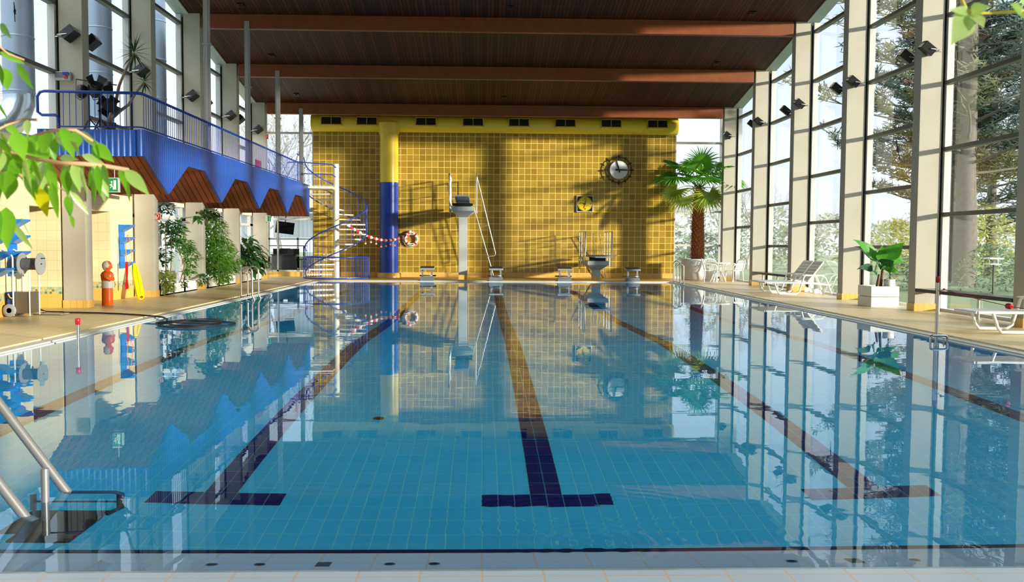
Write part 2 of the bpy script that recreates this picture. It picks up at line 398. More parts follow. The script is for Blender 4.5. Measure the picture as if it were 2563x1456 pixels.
# water
def water_mat():
    m, t, o = newmat('pool_water')
    g = t.nodes.new('ShaderNodeBsdfGlass'); g.inputs['Roughness'].default_value = 0.0; g.inputs['IOR'].default_value = 1.333
    g.inputs['Color'].default_value = (0.93, 0.985, 1.0, 1)
    ge = t.nodes.new('ShaderNodeNewGeometry')
    mp = t.nodes.new('ShaderNodeMapping'); mp.inputs['Scale'].default_value = (1.0, 2.2, 1.0); t.links.new(ge.outputs['Position'], mp.inputs[0])
    n = t.nodes.new('ShaderNodeTexNoise'); n.inputs['Scale'].default_value = 1.1; n.inputs['Detail'].default_value = 2.5; t.links.new(mp.outputs[0], n.inputs['Vector'])
    # rings spreading from where a drop fell
    s = t.nodes.new('ShaderNodeSeparateXYZ'); t.links.new(ge.outputs['Position'], s.inputs[0])
    def ring(x, y, wl, fall, amp):
        d = mth(t, 'SQRT', mth(t, 'ADD', mth(t, 'POWER', mth(t, 'SUBTRACT', s.outputs[0], x), 2.0), mth(t, 'POWER', mth(t, 'SUBTRACT', s.outputs[1], y), 2.0)))
        w = mth(t, 'SINE', mth(t, 'MULTIPLY', d, 2*PI/wl))
        k = mth(t, 'POWER', 2.718, mth(t, 'MULTIPLY', d, -1.0/fall))
        return mth(t, 'MULTIPLY', mth(t, 'MULTIPLY', w, k), amp)
    p1 = at(1480, 1358, Z=0)
    h = mth(t, 'ADD', n.outputs[0], ring(p1.x, p1.y, 0.075, 0.33, 0.42))
    bp = t.nodes.new('ShaderNodeBump'); bp.inputs['Strength'].default_value = 0.034; bp.inputs['Distance'].default_value = 0.03
    t.links.new(h, bp.inputs['Height']); t.links.new(bp.outputs[0], g.inputs['Normal'])
    t.links.new(g.outputs[0], o.inputs[0]); return m
w = MB(); w.add([(-HW, 3.8, 0), (HW, 3.8, 0), (HW, YF, 0), (-HW, YF, 0)], [(0, 1, 2, 3)])
o = w.obj('pool_water', water_mat()); tag(o, 'calm clear blue water filling the swimming pool', 'water', kind='stuff')

# columns
for s, side in ((-1, 'left'), (1, 'right')):
    for k in range(0, 10):
        y = YK(k); a, b_ = sorted((s*XC, s*(XC+0.46)))
        top = roof(y) if y > YR-0.5 else 6.0
        c = MB(); c.bx(a, b_, y, y+0.31, DZ, top); o = struct('column', c, concrete, bevel=0.006)
        c = MB(); c.bx(a-0.012, b_+0.012, y-0.012, y+0.322, DZ, 0.205); struct('column_skirting', c, skirt_tile, o)
# beams and roof
for k in range(0, 6):
    y = YK(k); z = roof(y)-0.005
    c = MB(); c.bx(-8.36, 8.36, y, y+0.2, z-0.4, z); struct('ceiling_beam', c, beam_wood, bevel=0.008)
c = MB(); c.prism([(YR, roof(YR)), (34.15, roof(34.15)), (34.15, roof(34.15)+0.25), (YR, roof(YR)+0.25)], 'X', -8.74, 8.74)
struct('ceiling', c, ceil_wood)
for s, nm in ((-1, 'left'), (1, 'right')):
    c = MB(); a, b_ = sorted((s*8.74, s*9.10))
    c.prism([(YR, roof(YR)-0.03), (34.15, roof(34.15)-0.03), (34.15, roof(34.15)+0.25), (YR, roof(YR)+0.25)], 'X', a, b_)
    struct('trim_roof_edge_'+nm, c, M('edge_board', (196, 204, 198), 0.6))
c = MB(); c.bx(-9.1, 9.1, 34.15, 37.0, 6.55, 6.8); struct('ceiling_far', c, ceil_wood)
c = MB(); c.bx(-9.1, 9.1, -5.2, YR, 6.0, 6.25); c.bx(-9.1, 9.1, YR-0.2, YR, 6.0, roof(YR)+0.2); struct('ceiling_near_unseen', c, plaster)  # unseen flat roof, kept low to block high sun from the left columns
c = MB(); c.bx(-11.7, 9.1, -5.2, -5.0, -0.3, 0.35); c.bx(-11.7, 2.18, -5.2, -5.0, 0.35, 6.0); c.bx(2.18, 9.1, -5.2, -5.0, 3.8, 6.0); struct('wall_near', c, plaster)
WN = [0]
fr = MB()
for i in range(1, 5): fr.bx(-0.1+i*2.28, i*2.28, -5.15, -5.02, 0.35, 3.8)
for z in (2.04,): fr.bx(2.18, 9.1, -5.15, -5.02, z-0.04, z+0.04)
WN[0] += 1; win = struct('window_1', fr, alu)  # unseen window, added to let in light from behind the camera
gl = MB(); gl.add([(2.18, -5.1, 0.35), (9.1, -5.1, 0.35), (9.1, -5.1, 3.8), (2.18, -5.1, 3.8)], [(0, 1, 2, 3)]); struct('glass', gl, pane, win)
# far wall
c = MB(); c.bx(-7.12, 7.12, YW, YW+0.3, 0.24, 6.31); struct('wall_far', c, yellow_tile)
c = MB(); c.bx(-7.13, 7.13, YW-0.015, YW+0.3, DZ, 0.24); struct('baseboard_far', c, skirt_tile)

# windows
PAT = {'A': [2.04, 3.37, 4.72, 6.08, 7.48, 8.84], 'B': [1.36, 2.70, 4.04, 5.38, 6.73, 8.1]}
def side_window(s, k, z0):
    ya, yb = YK(k)+0.31, (YK(k-1) if k > 0 else YW)
    tall = ya > YR-0.1
    ta, tb = (roof(ya)-0.04, roof(min(yb, 34.0))-0.04) if tall else (6.0, 6.0)
    if k == 0: tb = ta = 6.5
    WN[0] += 1
    X = lambda u: sorted((s*u[0], s*u[1]))
    fr = MB(); gk = MB()
    a, b_ = X((8.94, 9.08)); fr.bx(a, b_, YK(k)+0.02, YK(k)+0.33, z0, (roof(YK(k))-0.1 if tall and k > 0 else ta))
    fr.bx(a, b_, yb-0.06, yb, z0, tb)
    fr.bx(a, b_, ya, yb, z0, z0+0.06)
    win = struct('window_%d' % WN[0], fr, alu)
    a, b_ = X((8.885, 8.945)); gk.bx(a, b_, YK(k)+0.03, YK(k)+0.30, z0, (roof(YK(k))-0.1 if tall and k > 0 else ta)); struct('gasket', gk, gasket, win)
    tr = MB(); a, b_ = X((8.93, 9.07)); x2a, x2b = X((8.86, 8.94))
    for z in PAT['A' if k % 2 else 'B']:
        if z < z0+0.3: continue
        # the highest bars stop where the sloping roof edge cuts them
        if tall and k > 0:
            ymax = min(yb, 33.9-(z+0.08-6.46)/0.1712)
        else: ymax = yb if z < ta-0.1 else ya
        if ymax <= ya+0.2: continue
        tr.bx(a, b_, ya, ymax, z-0.04, z+0.04)
    struct('transom', tr, dark_alu, win)
    gl = MB(); x = s*9.02
    gl.add([(x, ya, z0), (x, yb, z0), (x, yb, tb+0.15), (x, ya, ta+0.15)], [(0, 1, 2, 3)])
    struct('glass', gl, pane, win)
for k in range(0, 10): side_window(1, k, DZ)
for k in range(0, 10): side_window(-1, k, 3.3 if k < 7 else 0.1)
def end_window(x0, x1, z0, z1, zs, xs=()):
    WN[0] += 1; fr = MB(); y = YW+0.1
    for a, b_ in ((x0, x0+0.06), (x1-0.06, x1))+tuple((x-0.03, x+0.03) for x in xs): fr.bx(a, b_, y, y+0.1, z0, z1)
    fr.bx(x0, x1, y, y+0.1, z0, z0+0.06); fr.bx(x0, x1, y, y+0.1, z1-0.04, z1)
    for z in zs: fr.bx(x0, x1, y-0.02, y+0.1, z-0.04, z+0.04)
    win = struct('window_%d' % WN[0], fr, alu)
    gl = MB(); gl.add([(x0, y+0.05, z0), (x1, y+0.05, z0), (x1, y+0.05, z1), (x0, y+0.05, z1)], [(0, 1, 2, 3)]); struct('glass', gl, pane, win)
end_window(7.12, 9.0, DZ, 6.5, [1.36, 2.70, 4.04, 5.42])
end_window(-9.0, -7.12, 3.5, 6.5, [5.66])
end_window(-7.12, 7.12, 6.31, 6.5, [], [-5.6, -3.1, -1.2, 0.4, 2.6, 4.2, 6.0])
c = MB(); c.bx(-9.1, -7.12, YW+0.02, YW+0.2, 2.75, 3.5); struct('wall_far_left', c, plaster)

# left ground floor: tiled wall with two doorways, passage behind, then windows
c = MB(); X0, X1 = -9.13, -8.93
c.bx(X0, X1, -5, 17.4, DZ, 3.3)
c.bx(X0, X1, 17.4, YK(4), 2.05, 3.3)
c.bx(X0, X1, YK(4)+0.31, 21.1, 2.06, 3.3); c.bx(X0, X1, 21.1, YK(3), DZ, 3.3)
c.bx(-11.5, X1, YK(4), YK(4)+0.31, DZ, 3.3)
c.bx(-11.5, X0, 21.1, 21.25, DZ, 3.3)
c.bx(-11.7, -11.5, -5, 23, DZ, 3.3)
struct('wall_left', c, cream_tile)
c = MB(); c.bx(-11.5, X0, -5, 23, 2.6, 2.7); struct('ceiling_passage', c, plaster)
c = MB(); c.bx(-9.13, -8.93, YK(3)+0.31, YW+0.1, 2.35, 3.3); struct('wall_left_upper', c, plaster)
for k in (3, 2, 1, 0):
    ya, yb = YK(k)+0.31, (YK(k-1) if k else YW)
    WN[0] += 1; fr = MB()
    for a in (ya, ya+(yb-ya)*0.5-0.03, yb-0.06): fr.bx(-9.08, -8.97, a, a+0.06, DZ, 2.35)
    fr.bx(-9.08, -8.97, ya, yb, DZ, 0.2); fr.bx(-9.08, -8.97, ya, yb, 1.98, 2.06)
    win = struct('window_%d' % WN[0], fr, alu)
    gl = MB(); gl.add([(-9.02, ya, DZ), (-9.02, yb, DZ), (-9.02, yb, 2.35), (-9.02, ya, 2.35)], [(0, 1, 2, 3)]); struct('glass', gl, pane, win)
# café beyond the far left corner
c = MB(); c.bx(-9.0, -7.12, YW, YW+0.3, DZ, 0.24); struct('trim_step', c, skirt_tile)
c = MB(); c.bx(-14, -6.6, YW+0.3, 42, 0.0, 0.24); struct('floor_cafe', c, floor_plain)
c = MB(); c.bx(-14, -6.6, YW+0.2, 42, 2.75, 2.95); struct('ceiling_cafe', c, plaster)
c = MB(); c.bx(-7.0, -6.6, YW+0.3, 42, 0.24, 2.75); struct('wall_cafe', c, plaster)
end_window(-9.0, -7.12, 0.24, 2.75, [2.30], [-8.55])
WN[0] += 1; fr = MB()
for x in (-14, -12.1, -10.2, -8.9, -7.6, -7.06): fr.bx(x, x+0.08, 41.9, 42.0, 0.24, 2.75)
fr.bx(-14, -7, 41.9, 42, 0.24, 0.75); fr.bx(-14, -7, 41.9, 42, 1.5, 1.58); struct('window_%d' % WN[0], fr, white_paint)

# ground outside
for nm, (x0, x1, y0, y1) in {'ground_right': (9.1, 120, -60, 140), 'ground_left': (-120, -9.15, -60, 140), 'ground_far': (-9.15, 9.1, 37.0, 140)}.items():
    c = MB(); c.add([(x0, y0, -0.1), (x1, y0, -0.1), (x1, y1, -0.1), (x0, y1, -0.1)], [(0, 1, 2, 3)])
    struct(nm, c, grass)
# ------------------------------------------------------------------ balcony on the left
BX = -6.9
zig = [(17.7, 3.5), (17.7, 3.02)]
for i in range(5):
    t = 19.01+S*i
    zig += [(t, 2.35)]
    if i < 4: zig += [(t+1.25, 3.02), (t+2.5, 3.02)]
zig += [(34.27, 3.5)]
bal = thing('balcony', 'long blue balcony along the left wall with zigzag fascia and timber soffit', 'balcony', (0, 0, 0))
c = MB(); c.prism(zig, 'X', BX-0.05, BX); c.obj('side_fascia', fascia_blue, bal)
c = MB(); c.bx(-8.9, BX-0.05, 17.7, 17.75, 3.0, 3.5); c.bx(BX-0.12, BX+0.01, 17.66, 17.70, 3.0, 3.5); c.obj('front_fascia', fascia_blue, bal)
c = MB()
for (ya, za), (yb, zb) in zip(zig[1:-2], zig[2:-1]):
    c.add([(BX-0.05, ya, za), (BX-0.05, yb, zb), (-8.93, yb, zb), (-8.93, ya, za)], [(0, 1, 2, 3)])
c.obj('soffit', soffit_wood, bal)
c = MB(); c.bx(-8.88, BX-0.06, 17.77, 34.2, 3.40, 3.49); c.obj('deck_slab', plaster, bal)
for i in range(3):
    c = MB(); y = 17.9+S*i; c.bx(-8.62, -8.54, y+1.7, y+3.5, 2.42, 2.49); c.obj('soffit_batten', M('batten_wood', (128, 58, 26), 0.5), bal)
# railing
rail = thing('balcony_railing', 'blue steel railing with thin balusters along the balcony edge', 'railing', (0, 0, 3.5))
RX, RY, RZ = -7.0, 17.8, 4.2-3.5
c = MB()
c.tube([(-8.55, RY, 0.1), (-8.55, RY, 0.22), (-8.60, RY, 0.27), (-8.85, RY, 0.27), (-8.93, RY, 0.33), (-8.93, RY, 0.62), (-8.88, RY, RZ), (-8.80, RY, RZ+.02), (RX-0.1, RY, RZ), (RX, RY+0.08, RZ), (RX, 33.0, RZ)], 0.028, 8)
c.obj('handrail', blue_paint, rail)
c = MB(); c.tube([(-8.55, RY, 0.06), (RX-0.05, RY, 0.06), (RX, RY+0.05, 0.06), (RX, 33.0, 0.06)], 0.016, 6); c.obj('bottom_rail', blue_paint, rail)
spots = [(-8.45+i*0.118, RY) for i in range(12)]+[(RX, 17.95+i*0.125) for i in range(120)]
bm_ = MB(); bm_.tube([(0, 0, 0.06), (0, 0, RZ)], 0.0075, 5); b0 = bm_.obj('baluster', blue_paint, rail, (spots[0][0], spots[0][1], 0))
for x, y in spots[1:100]:
    d = b0.copy(); COL.objects.link(d); d.location = (x, y, 0)
c = MB()
for x, y in spots[100:]: c.tube([(x, y, 0.06), (x, y, RZ)], 0.0075, 5)
o = c.obj('balusters', blue_paint, rail); o['kind'] = 'stuff'
# hangers
first = None
for k, nm in ((3, 'nearest the camera'), (2, 'second from the front'), (1, 'third from the front'), (0, 'beside the spiral stair')):
    y = YK(k)+0.02; h = roof(y)-0.2-3.5
    t = thing('hanger_post', 'slim grey steel post hanging the balcony from a roof beam, '+nm, 'post', (-7.12, y, 3.5), 0, 'balcony hanger posts')
    c = MB(); c.bx(-.07, .07, -.05, .05, 0, h); c.bx(-.035, .035, -.065, -.05, 0, h-0.3); c.obj('shaft', M('grey_steel_paint', (150, 148, 144), 0.5), t)
    c = MB(); c.bx(-.1, .1, -.08, .08, h*0.55, h*0.55+0.03); c.obj('bracket', M('grey_steel_paint', (150, 148, 144), 0.5), t)

# ------------------------------------------------------------------ ventilation duct on the far wall
vd = thing('ventilation_duct', 'big yellow spiral air duct along the top of the tiled wall with blue lower upright', 'air duct', (0, YW, 0))
yc, zc, rr = -0.36, 6.0, 0.33
c = MB(); c.tube([(-7.1, yc, zc), (7.1, yc, zc)], rr, 36); c.obj('horizontal_duct', duct_yellow_h, vd)
vx = at(974, 520, Y=YW-0.5).x
c = MB(); c.lathe([(0.355, 3.72), (0.355, 5.5), (0.37, 5.55), (0.43, 5.72), (0.43, 6.0)], 32, (vx, -0.5, 0)); c.obj('upright_duct', duct_yellow_v, vd)
c = MB(); c.lathe([(0.357, 0.24), (0.357, 3.72)], 32, (vx, -0.5, 0)); c.obj('lower_sleeve', duct_blue_v, vd)
c = MB(); c.lathe([(0.46, DZ), (0.46, 0.22), (0.36, 0.24)], 32, (vx, -0.5, 0)); c.obj('base_ring', skirt_tile, vd)
for px in (829, 918, 1066, 1184, 1299, 1415, 1530, 1646):
    p = at(px, 311, Y=YW-0.72)
    T = Matrix.Translation((p.x, yc, zc)) @ Matrix.Rotation(math.radians(-8), 4, 'X')
    c = MB(); y0, y1 = -rr-0.05, -rr+0.12; ww, hh, th = 0.40, 0.165, 0.028
    c.bx(-ww, ww, y0, y1, hh-th, hh, T=T); c.bx(-ww, ww, y0, y1, -hh, -hh+th, T=T); c.bx(-ww, -ww+th, y0, y1, -hh, hh, T=T); c.bx(ww-th, ww, y0, y1, -hh, hh, T=T)
    c.bx(-0.012, 0.012, y0+0.005, y1, -hh, hh, T=T)
    g = c.obj('grille', M('grille_frame', (214, 176, 60), 0.4), vd)
    c = MB(); c.bx(-ww+th, ww-th, y0+0.04, y0+0.05, -hh+th, hh-th, T=T)
    for i in range(9):
        z = -hh+th+0.03*i+0.01; c.bx(-ww+th, ww-th, y0+0.012, y0+0.04, z, z+0.008, T=T)
    c.obj('louvre', M('grille_louvre', (46, 38, 24), 0.6), g)

# ------------------------------------------------------------------ clocks
ck = thing('wall_clock', 'large round white clock with black bar ring on the ochre tile wall', 'clock', tuple(at(1549, 425, Y=YW-0.14)))
c = MB(); c.disc((0, 0.03, 0), 0.355, (0, -1, 0), 0.03, 40); c.obj('dial', M('clock_dial', (226, 228, 230), 0.4), ck)
c = MB(); c.tube(arc((0, 0, 0), 0.50, 0, 2*PI, 48)[:-1], 0.018, 8, closed=True)
for i in range(12):
    a = PI/2-i*PI/6; d = Vector((math.cos(a), 0, math.sin(a))); n_ = Vector((-d.z, 0, d.x)); L = 0.075 if i % 3 else 0.085; w_ = 0.02 if i % 3 else 0.028
    q = [d*(0.50-L*0.9)+n_*w_, d*(0.50+L)+n_*w_, d*(0.50+L)-n_*w_, d*(0.50-L*0.9)-n_*w_]
    c.add([p+Vector((0, -0.02, 0)) for p in q]+[p+Vector((0, 0.02, 0)) for p in q], [(0, 1, 2, 3), (7, 6, 5, 4), (0, 4, 5, 1), (1, 5, 6, 2), (2, 6, 7, 3), (3, 7, 4, 0)])
for a in (PI/4, 3*PI/4, 5*PI/4, 7*PI/4):
    d = Vector((math.cos(a), 0, math.sin(a))); c.tube([d*0.50, d*0.50+Vector((0, 0.14, 0))], 0.012, 6)
c.obj('hour_ring', black, ck)
def hand(parent, name, a, L, back, w_, y, mat):
    d = Vector((math.cos(a), 0, math.sin(a))); n_ = Vector((-d.z, 0, d.x)); c = MB()
    q = [-d*back+n_*w_, d*L+n_*w_*0.7, d*L-n_*w_*0.7, -d*back-n_*w_]
    c.add([p+Vector((0, y, 0)) for p in q]+[p+Vector((0, y+0.008, 0)) for p in q], [(0, 1, 2, 3), (7, 6, 5, 4), (0, 4, 5, 1), (1, 5, 6, 2), (2, 6, 7, 3), (3, 7, 4, 0)])
    return c.obj(name, mat, parent)
hand(ck, 'hour_hand', -0.02, 0.34, 0.13, 0.032, -0.02, black); hand(ck, 'minute_hand', PI/2+0.27, 0.46, 0.11, 0.026, -0.035, black)
pc = thing('swim_timing_clock', 'square black framed timing clock with yellow face and coloured hands', 'clock', tuple(at(1464, 510, Y=YW-0.06)))
c = MB(); c.bx(-.33, .33, -0.02, 0.06, -.33, .33); c.obj('case', M('pale_case', (206, 196, 170), 0.4), pc, bevel=0.008)
c = MB(); c.bx(-.295, .295, -0.026, -0.02, -.295, .295); c.obj('black_panel', black, pc)
c = MB(); c.disc((0, -0.026, 0), 0.285, (0, -1, 0), 0.006, 40); face = c.obj('dial', M('yellow_dial', (238, 208, 22), 0.35), pc)
c = MB()
for i in range(60):
    a = i*PI/30; d = Vector((math.cos(a), 0, math.sin(a))); r0 = 0.235 if i % 5 == 0 else 0.255; c.tube([d*r0+Vector((0, -0.034, 0)), d*0.272+Vector((0, -0.034, 0))], 0.006 if i % 5 == 0 else 0.003, 4)
c.obj('minute_marks', black, face)
for j, tx in enumerate(('60', '5', '10', '15', '20', '25', '30', '35', '40', '45', '50', '55')):
    pass
def text(s, size, mat, parent, loc, rot, name='lettering', ext=0.002):
    cu = bpy.data.curves.new(name, 'FONT'); cu.body = s; cu.size = size; cu.align_x = 'CENTER'; cu.align_y = 'CENTER'; cu.extrude = ext
    tmp = bpy.data.objects.new('tmp', cu); COL.objects.link(tmp); bpy.context.view_layer.update()
    me = bpy.data.meshes.new_from_object(tmp.evaluated_get(bpy.context.evaluated_depsgraph_get())); bpy.data.objects.remove(tmp)
    me.materials.clear(); me.materials.append(mat)
    o = bpy.data.objects.new(name, me); COL.objects.link(o); o.parent = parent; o.location = loc; o.rotation_euler = rot; return o
for j in (0, 3, 6, 9):
    a = PI/2-j*PI/6; text(('60', '', '', '15', '', '', '30', '', '', '45')[j], 0.07, black, face, (0.2*math.cos(a), -0.036, 0.2*math.sin(a)), (PI/2, 0, 0), 'numeral')
hand(pc, 'red_hand', PI*1.5-0.25, 0.18, 0.04, 0.014, -0.045, red_plastic); hand(pc, 'white_hand', -0.3, 0.24, 0.04, 0.014, -0.050, white_plastic)
hand(pc, 'black_hand', PI-0.25, 0.21, 0.04, 0.012, -0.055, black); hand(pc, 'green_hand', PI/2-0.25, 0.18, 0.04, 0.014, -0.06, M('green_hand', (60, 90, 30), 0.4))
c = MB(); a = at(1485, 530, Y=YW-0.03); b_ = at(1690, 531, Y=YW-0.03); c.bx(a.x, b_.x-0.02, YW-0.04, YW, a.z-0.02, a.z+0.015)
tag(c.obj('cable_trunking', M('yellow_trunking', (232, 196, 20), 0.4)), 'thin yellow cable trunking running from the timing clock to the wall end', 'cable duct')

# ------------------------------------------------------------------ spiral staircase
SX, SY = -5.99, 34.75
st = thing('spiral_staircase', 'blue and cream spiral staircase from the pool deck up to the balcony', 'staircase', (SX, SY, DZ))
R_ = 1.10; rise = 0.188
c = MB(); c.lathe([(0.105, 0), (0.105, 4.25), (0.09, 4.28), (0, 4.28)], 20); c.obj('centre_pole', cream_paint, st)
tread = []
for i in range(17):
    a0 = PI+math.radians(21.2)*i; z = rise*(i+1)-0.02; c = MB(); hw_ = math.radians(12)
    po = [(0.09*math.cos(a0-hw_), 0.09*math.sin(a0-hw_)), (R_*math.cos(a0-hw_), R_*math.sin(a0-hw_)), (R_*math.cos(a0), R_*math.sin(a0)), (R_*math.cos(a0+hw_), R_*math.sin(a0+hw_)), (0.09*math.cos(a0+hw_), 0.09*math.sin(a0+hw_))]
    c.prism(po, 'Z', z-0.05, z); c.obj('tread', cream_paint, st, bevel=0.005)
c = MB(); zl = rise*18+0.03
c.prism([(-0.05, -0.55), (-1.05, -0.75), (-1.10, -1.1), (-1.16, 0.5), (-0.1, 0.3)], 'Z', zl-0.09, zl); c.obj('landing', cream_paint, st)
hel = [Vector((1.15*math.cos(PI+math.radians(21.2)*q/4), 1.15*math.sin(PI+math.radians(21.2)*q/4), rise*(q/4+1)+0.88)) for q in range(-1, 17*4+1)]
c = MB(); c.tube(hel, 0.024, 8); c.tube([hel[-1], hel[-1]+Vector((0, -0.25, 0.22)), hel[-1]+Vector((-0.2, -0.5, 0.32))], 0.024, 8); c.obj('handrail', blue_paint, st)
hel2 = [p+Vector((0, 0, -0.98)) for p in hel]
c = MB(); c.tube(hel2, 0.02, 8); c.obj('string_rail', blue_paint, st)
for q in range(1, 66, 2):
    c = MB(); c.tube([hel2[q], hel[q]], 0.0075, 5); c.obj('baluster', blue_paint, st)
ring_r = 1.22
c = MB()
for z, r in ((0.02, 0.025), (0.80, 0.024)):
    c.tube([(ring_r*math.cos(t), ring_r*math.sin(t), z) for t in [math.radians(128+q*6.0) for q in range(0, 50)]], r, 8)
c.tube([(ring_r*math.cos(math.radians(128)), ring_r*math.sin(math.radians(128)), 0), (ring_r*math.cos(math.radians(128)), ring_r*math.sin(math.radians(128)), 0.8)], 0.03, 8)
c.tube([(ring_r*math.cos(math.radians(62)), ring_r*math.sin(math.radians(62)), 0), (ring_r*math.cos(math.radians(62)), ring_r*math.sin(math.radians(62)), 0.8)], 0.03, 8)
c.obj('guard_rings', blue_paint, st)
for q in range(1, 49):
    t = math.radians(128+q*6.0); c = MB(); c.tube([(ring_r*math.cos(t), ring_r*math.sin(t), 0.02), (ring_r*math.cos(t), ring_r*math.sin(t), 0.8)], 0.0075, 5); c.obj('guard_baluster', blue_paint, st)
c = MB(); c.lathe([(1.2, 0), (1.2, 0.015), (0, 0.015)], 40); c.obj('floor_disc', cream_paint, st)
c = MB(); z0 = zl+0.83
c.tube([(-1.5, -1.45, z0-0.05), (-1.2, -1.15, z0), (-0.05, -0.62, z0-0.04), (0, -0.1, z0-0.1), (0, 0, z0-0.25)], 0.022, 8); c.tube([(-1.1, -1.1, zl+0.42), (-0.05, -0.55, zl+0.42), (0, 0, zl+0.36)], 0.018, 8)
c.tube([(-1.2, -1.15, z0), (-1.2, -1.15, zl-0.1)], 0.024, 8); c.obj('landing_rail', blue_paint, st)
for q in range(1, 10):
    p = Vector((-1.2, -1.15, 0)).lerp(Vector((-0.05, -0.62, 0)), q/10); c = MB(); c.tube([(p.x, p.y, zl), (p.x, p.y, z0-0.02)], 0.007, 5); c.obj('landing_baluster', blue_paint, st)

# ------------------------------------------------------------------ diving boards and starting blocks
stain = M('galvanised_tube', (196, 192, 184), 0.3, 0.7)
slabc = M('pale_concrete', (180, 182, 178), 0.6, bump=0.1)
padm = M('black_grip', (20, 22, 28), 0.6)
boardm = M('grey_board', (120, 136, 152), 0.5)
def rail_side(par, x, pts_top, posts, zb, mids, mat=stain):
    c = MB(); c.tube(pts_top, 0.02, 8); c.obj('handrail', mat, par)
    for y, zt in posts:
        c = MB(); c.tube([(x, y, zb), (x, y, zt)], 0.018, 7); c.obj('rail_post', mat, par)
    for pts in mids:
        c = MB(); c.tube(pts, 0.014, 6); c.obj('mid_rail', mat, par)
tw = thing('three_metre_diving_tower', 'tall concrete diving tower with tilted springboard and steep side ladder', 'diving tower', (-1.22, 34.2, DZ))
c = MB(); c.bx(-.16, .16, -.16, .16, 0.18, 2.5); c.obj('column', slabc, tw, bevel=0.01)
c = MB(); c.bx(-.165, .165, -.165, .165, 0, 0.18); c.obj('base_tiles', skirt_tile, tw)
c = MB(); zt = 2.72
lo = [(-.16, -.16), (.16, -.16), (.16, .16), (-.16, .16)]; hi = [(-.40, -.62), (.42, -.62), (.42, 1.6), (-.40, 1.6)]
c.add([(x, y, 2.30) for x, y in lo]+[(x, y, 2.52) for x, y in hi], [(0, 1, 5, 4), (1, 2, 6, 5), (2, 3, 7, 6), (3, 0, 4, 7), (3, 2, 1, 0), (4, 5, 6, 7)])
c.bx(-.40, .42, -.62, 1.6, 2.52, 2.68); c.obj('platform', slabc, tw)
c = MB(); T = Matrix.Translation((0, 1.4, 2.80)) @ Matrix.Rotation(math.radians(-2.2), 4, 'X'); c.bx(-.25, .25, -3.9, 0, 0, 0.045, T=T); c.bx(-.25, -.22, -3.9, 0, -.03, 0, T=T); c.bx(.22, .25, -3.9, 0, -.03, 0, T=T); c.obj('springboard', boardm, tw)
c = MB(); c.tube([(-.38, -.35, 2.76), (.36, -.35, 2.76)], 0.05, 10); c.bx(-.3, .3, -.45, -.25, 2.68, 2.74); c.obj('fulcrum_roller', black, tw)
for sx, x in ((-1, -.50), (1, .50)):
    rail_side(tw, x, [(x, -.5, 3.1), (x, -.55, 3.7), (x, -.5, 3.88), (x, 0.1, 3.88), (x, 1.6, 3.88)], [(-.3, 3.88), (.35, 3.88), (1.0, 3.88), (1.6, 3.88)], 2.5, [[(x, -.5, 3.3), (x, 1.6, 3.3)]])
c = MB()
for y in (.9, 1.3):
    c.tube([(.42, y, 2.60), (1.18, y, 0)], 0.02, 8)
c.obj('ladder_stringers', stain, tw)
for i in range(9):
    t = (i+.5)/9; c = MB(); c.tube([(.42+.76*t, .9, 2.6*(1-t)), (.42+.76*t, 1.3, 2.6*(1-t))], 0.014, 6); c.obj('ladder_rung', stain, tw)
for y in (.88, 1.32):
    c = MB(); c.tube([(.50, y, 3.88), (1.22, y, 0.98), (1.20, y, .88), (1.0, y, .84), (.93, y, .86)], 0.02, 8); c.tube([(.70, y, 1.98), (.98, y, 2.05)], 0.012, 6); c.obj('ladder_handrail', stain, tw)
om = thing('one_metre_diving_board', 'low concrete diving board stand with tall tubular rails and dark mat', 'diving board', (3.72, 33.95, DZ))
c = MB(); c.bx(-.15, .15, -.15, .15, 0.14, 0.46); c.obj('column', slabc, om, bevel=0.01)
c = MB(); c.bx(-.155, .155, -.155, .155, 0, 0.14); c.obj('base_tiles', skirt_tile, om)
c = MB(); hi = [(-.36, -.45), (.42, -.45), (.42, 1.8), (-.36, 1.8)]
lo = [(-.15, -.15), (.15, -.15), (.15, .15), (-.15, .15)]
c.add([(x, y, .38) for x, y in lo]+[(x, y, .58) for x, y in hi], [(0, 1, 5, 4), (1, 2, 6, 5), (2, 3, 7, 6), (3, 0, 4, 7), (3, 2, 1, 0), (4, 5, 6, 7)]); c.bx(-.36, .42, -.45, 1.8, .58, .72); c.obj('platform', slabc, om)
c = MB(); c.bx(-.26, .30, -1.9, 1.7, .86, .90); c.obj('springboard', boardm, om)
c = MB(); c.bx(-.28, .30, -.44, -.2, .72, .86); c.obj('black_mat', padm, om)
c = MB(); c.tube([(-.42, -.1, .92), (.78, -.12, .92)], 0.02, 8); c.obj('fulcrum_bar', stain, om)
for x in (-.44, .54):
    rail_side(om, x, [(x, -.42, 1.05), (x, -.42, 1.74), (x, -.34, 1.80), (x, 1.75, 1.80)], [(-.3, 1.8), (.3, 1.8), (.95, 1.8), (1.75, 1.8)], .5, [[(x, -.42, 1.42), (x, 1.75, 1.42)], [(x, -.3, 1.02), (x, 1.75, 1.02)]])
c = MB()
for x in (.1, .5): c.tube([(x*.6+.05, 1.8, 1.75), (x+.18, 2.3, 0)], 0.018, 7)
c.obj('ladder_stringers', stain, om)
for i in range(4):
    z = .15+.2*i; u_ = 1-z/1.75; c = MB(); c.tube([(.11+.17*u_, 1.8+.5*u_, z), (.35+.33*u_, 1.8+.5*u_, z)], 0.013, 6); c.obj('ladder_rung', stain, om)
blk = None
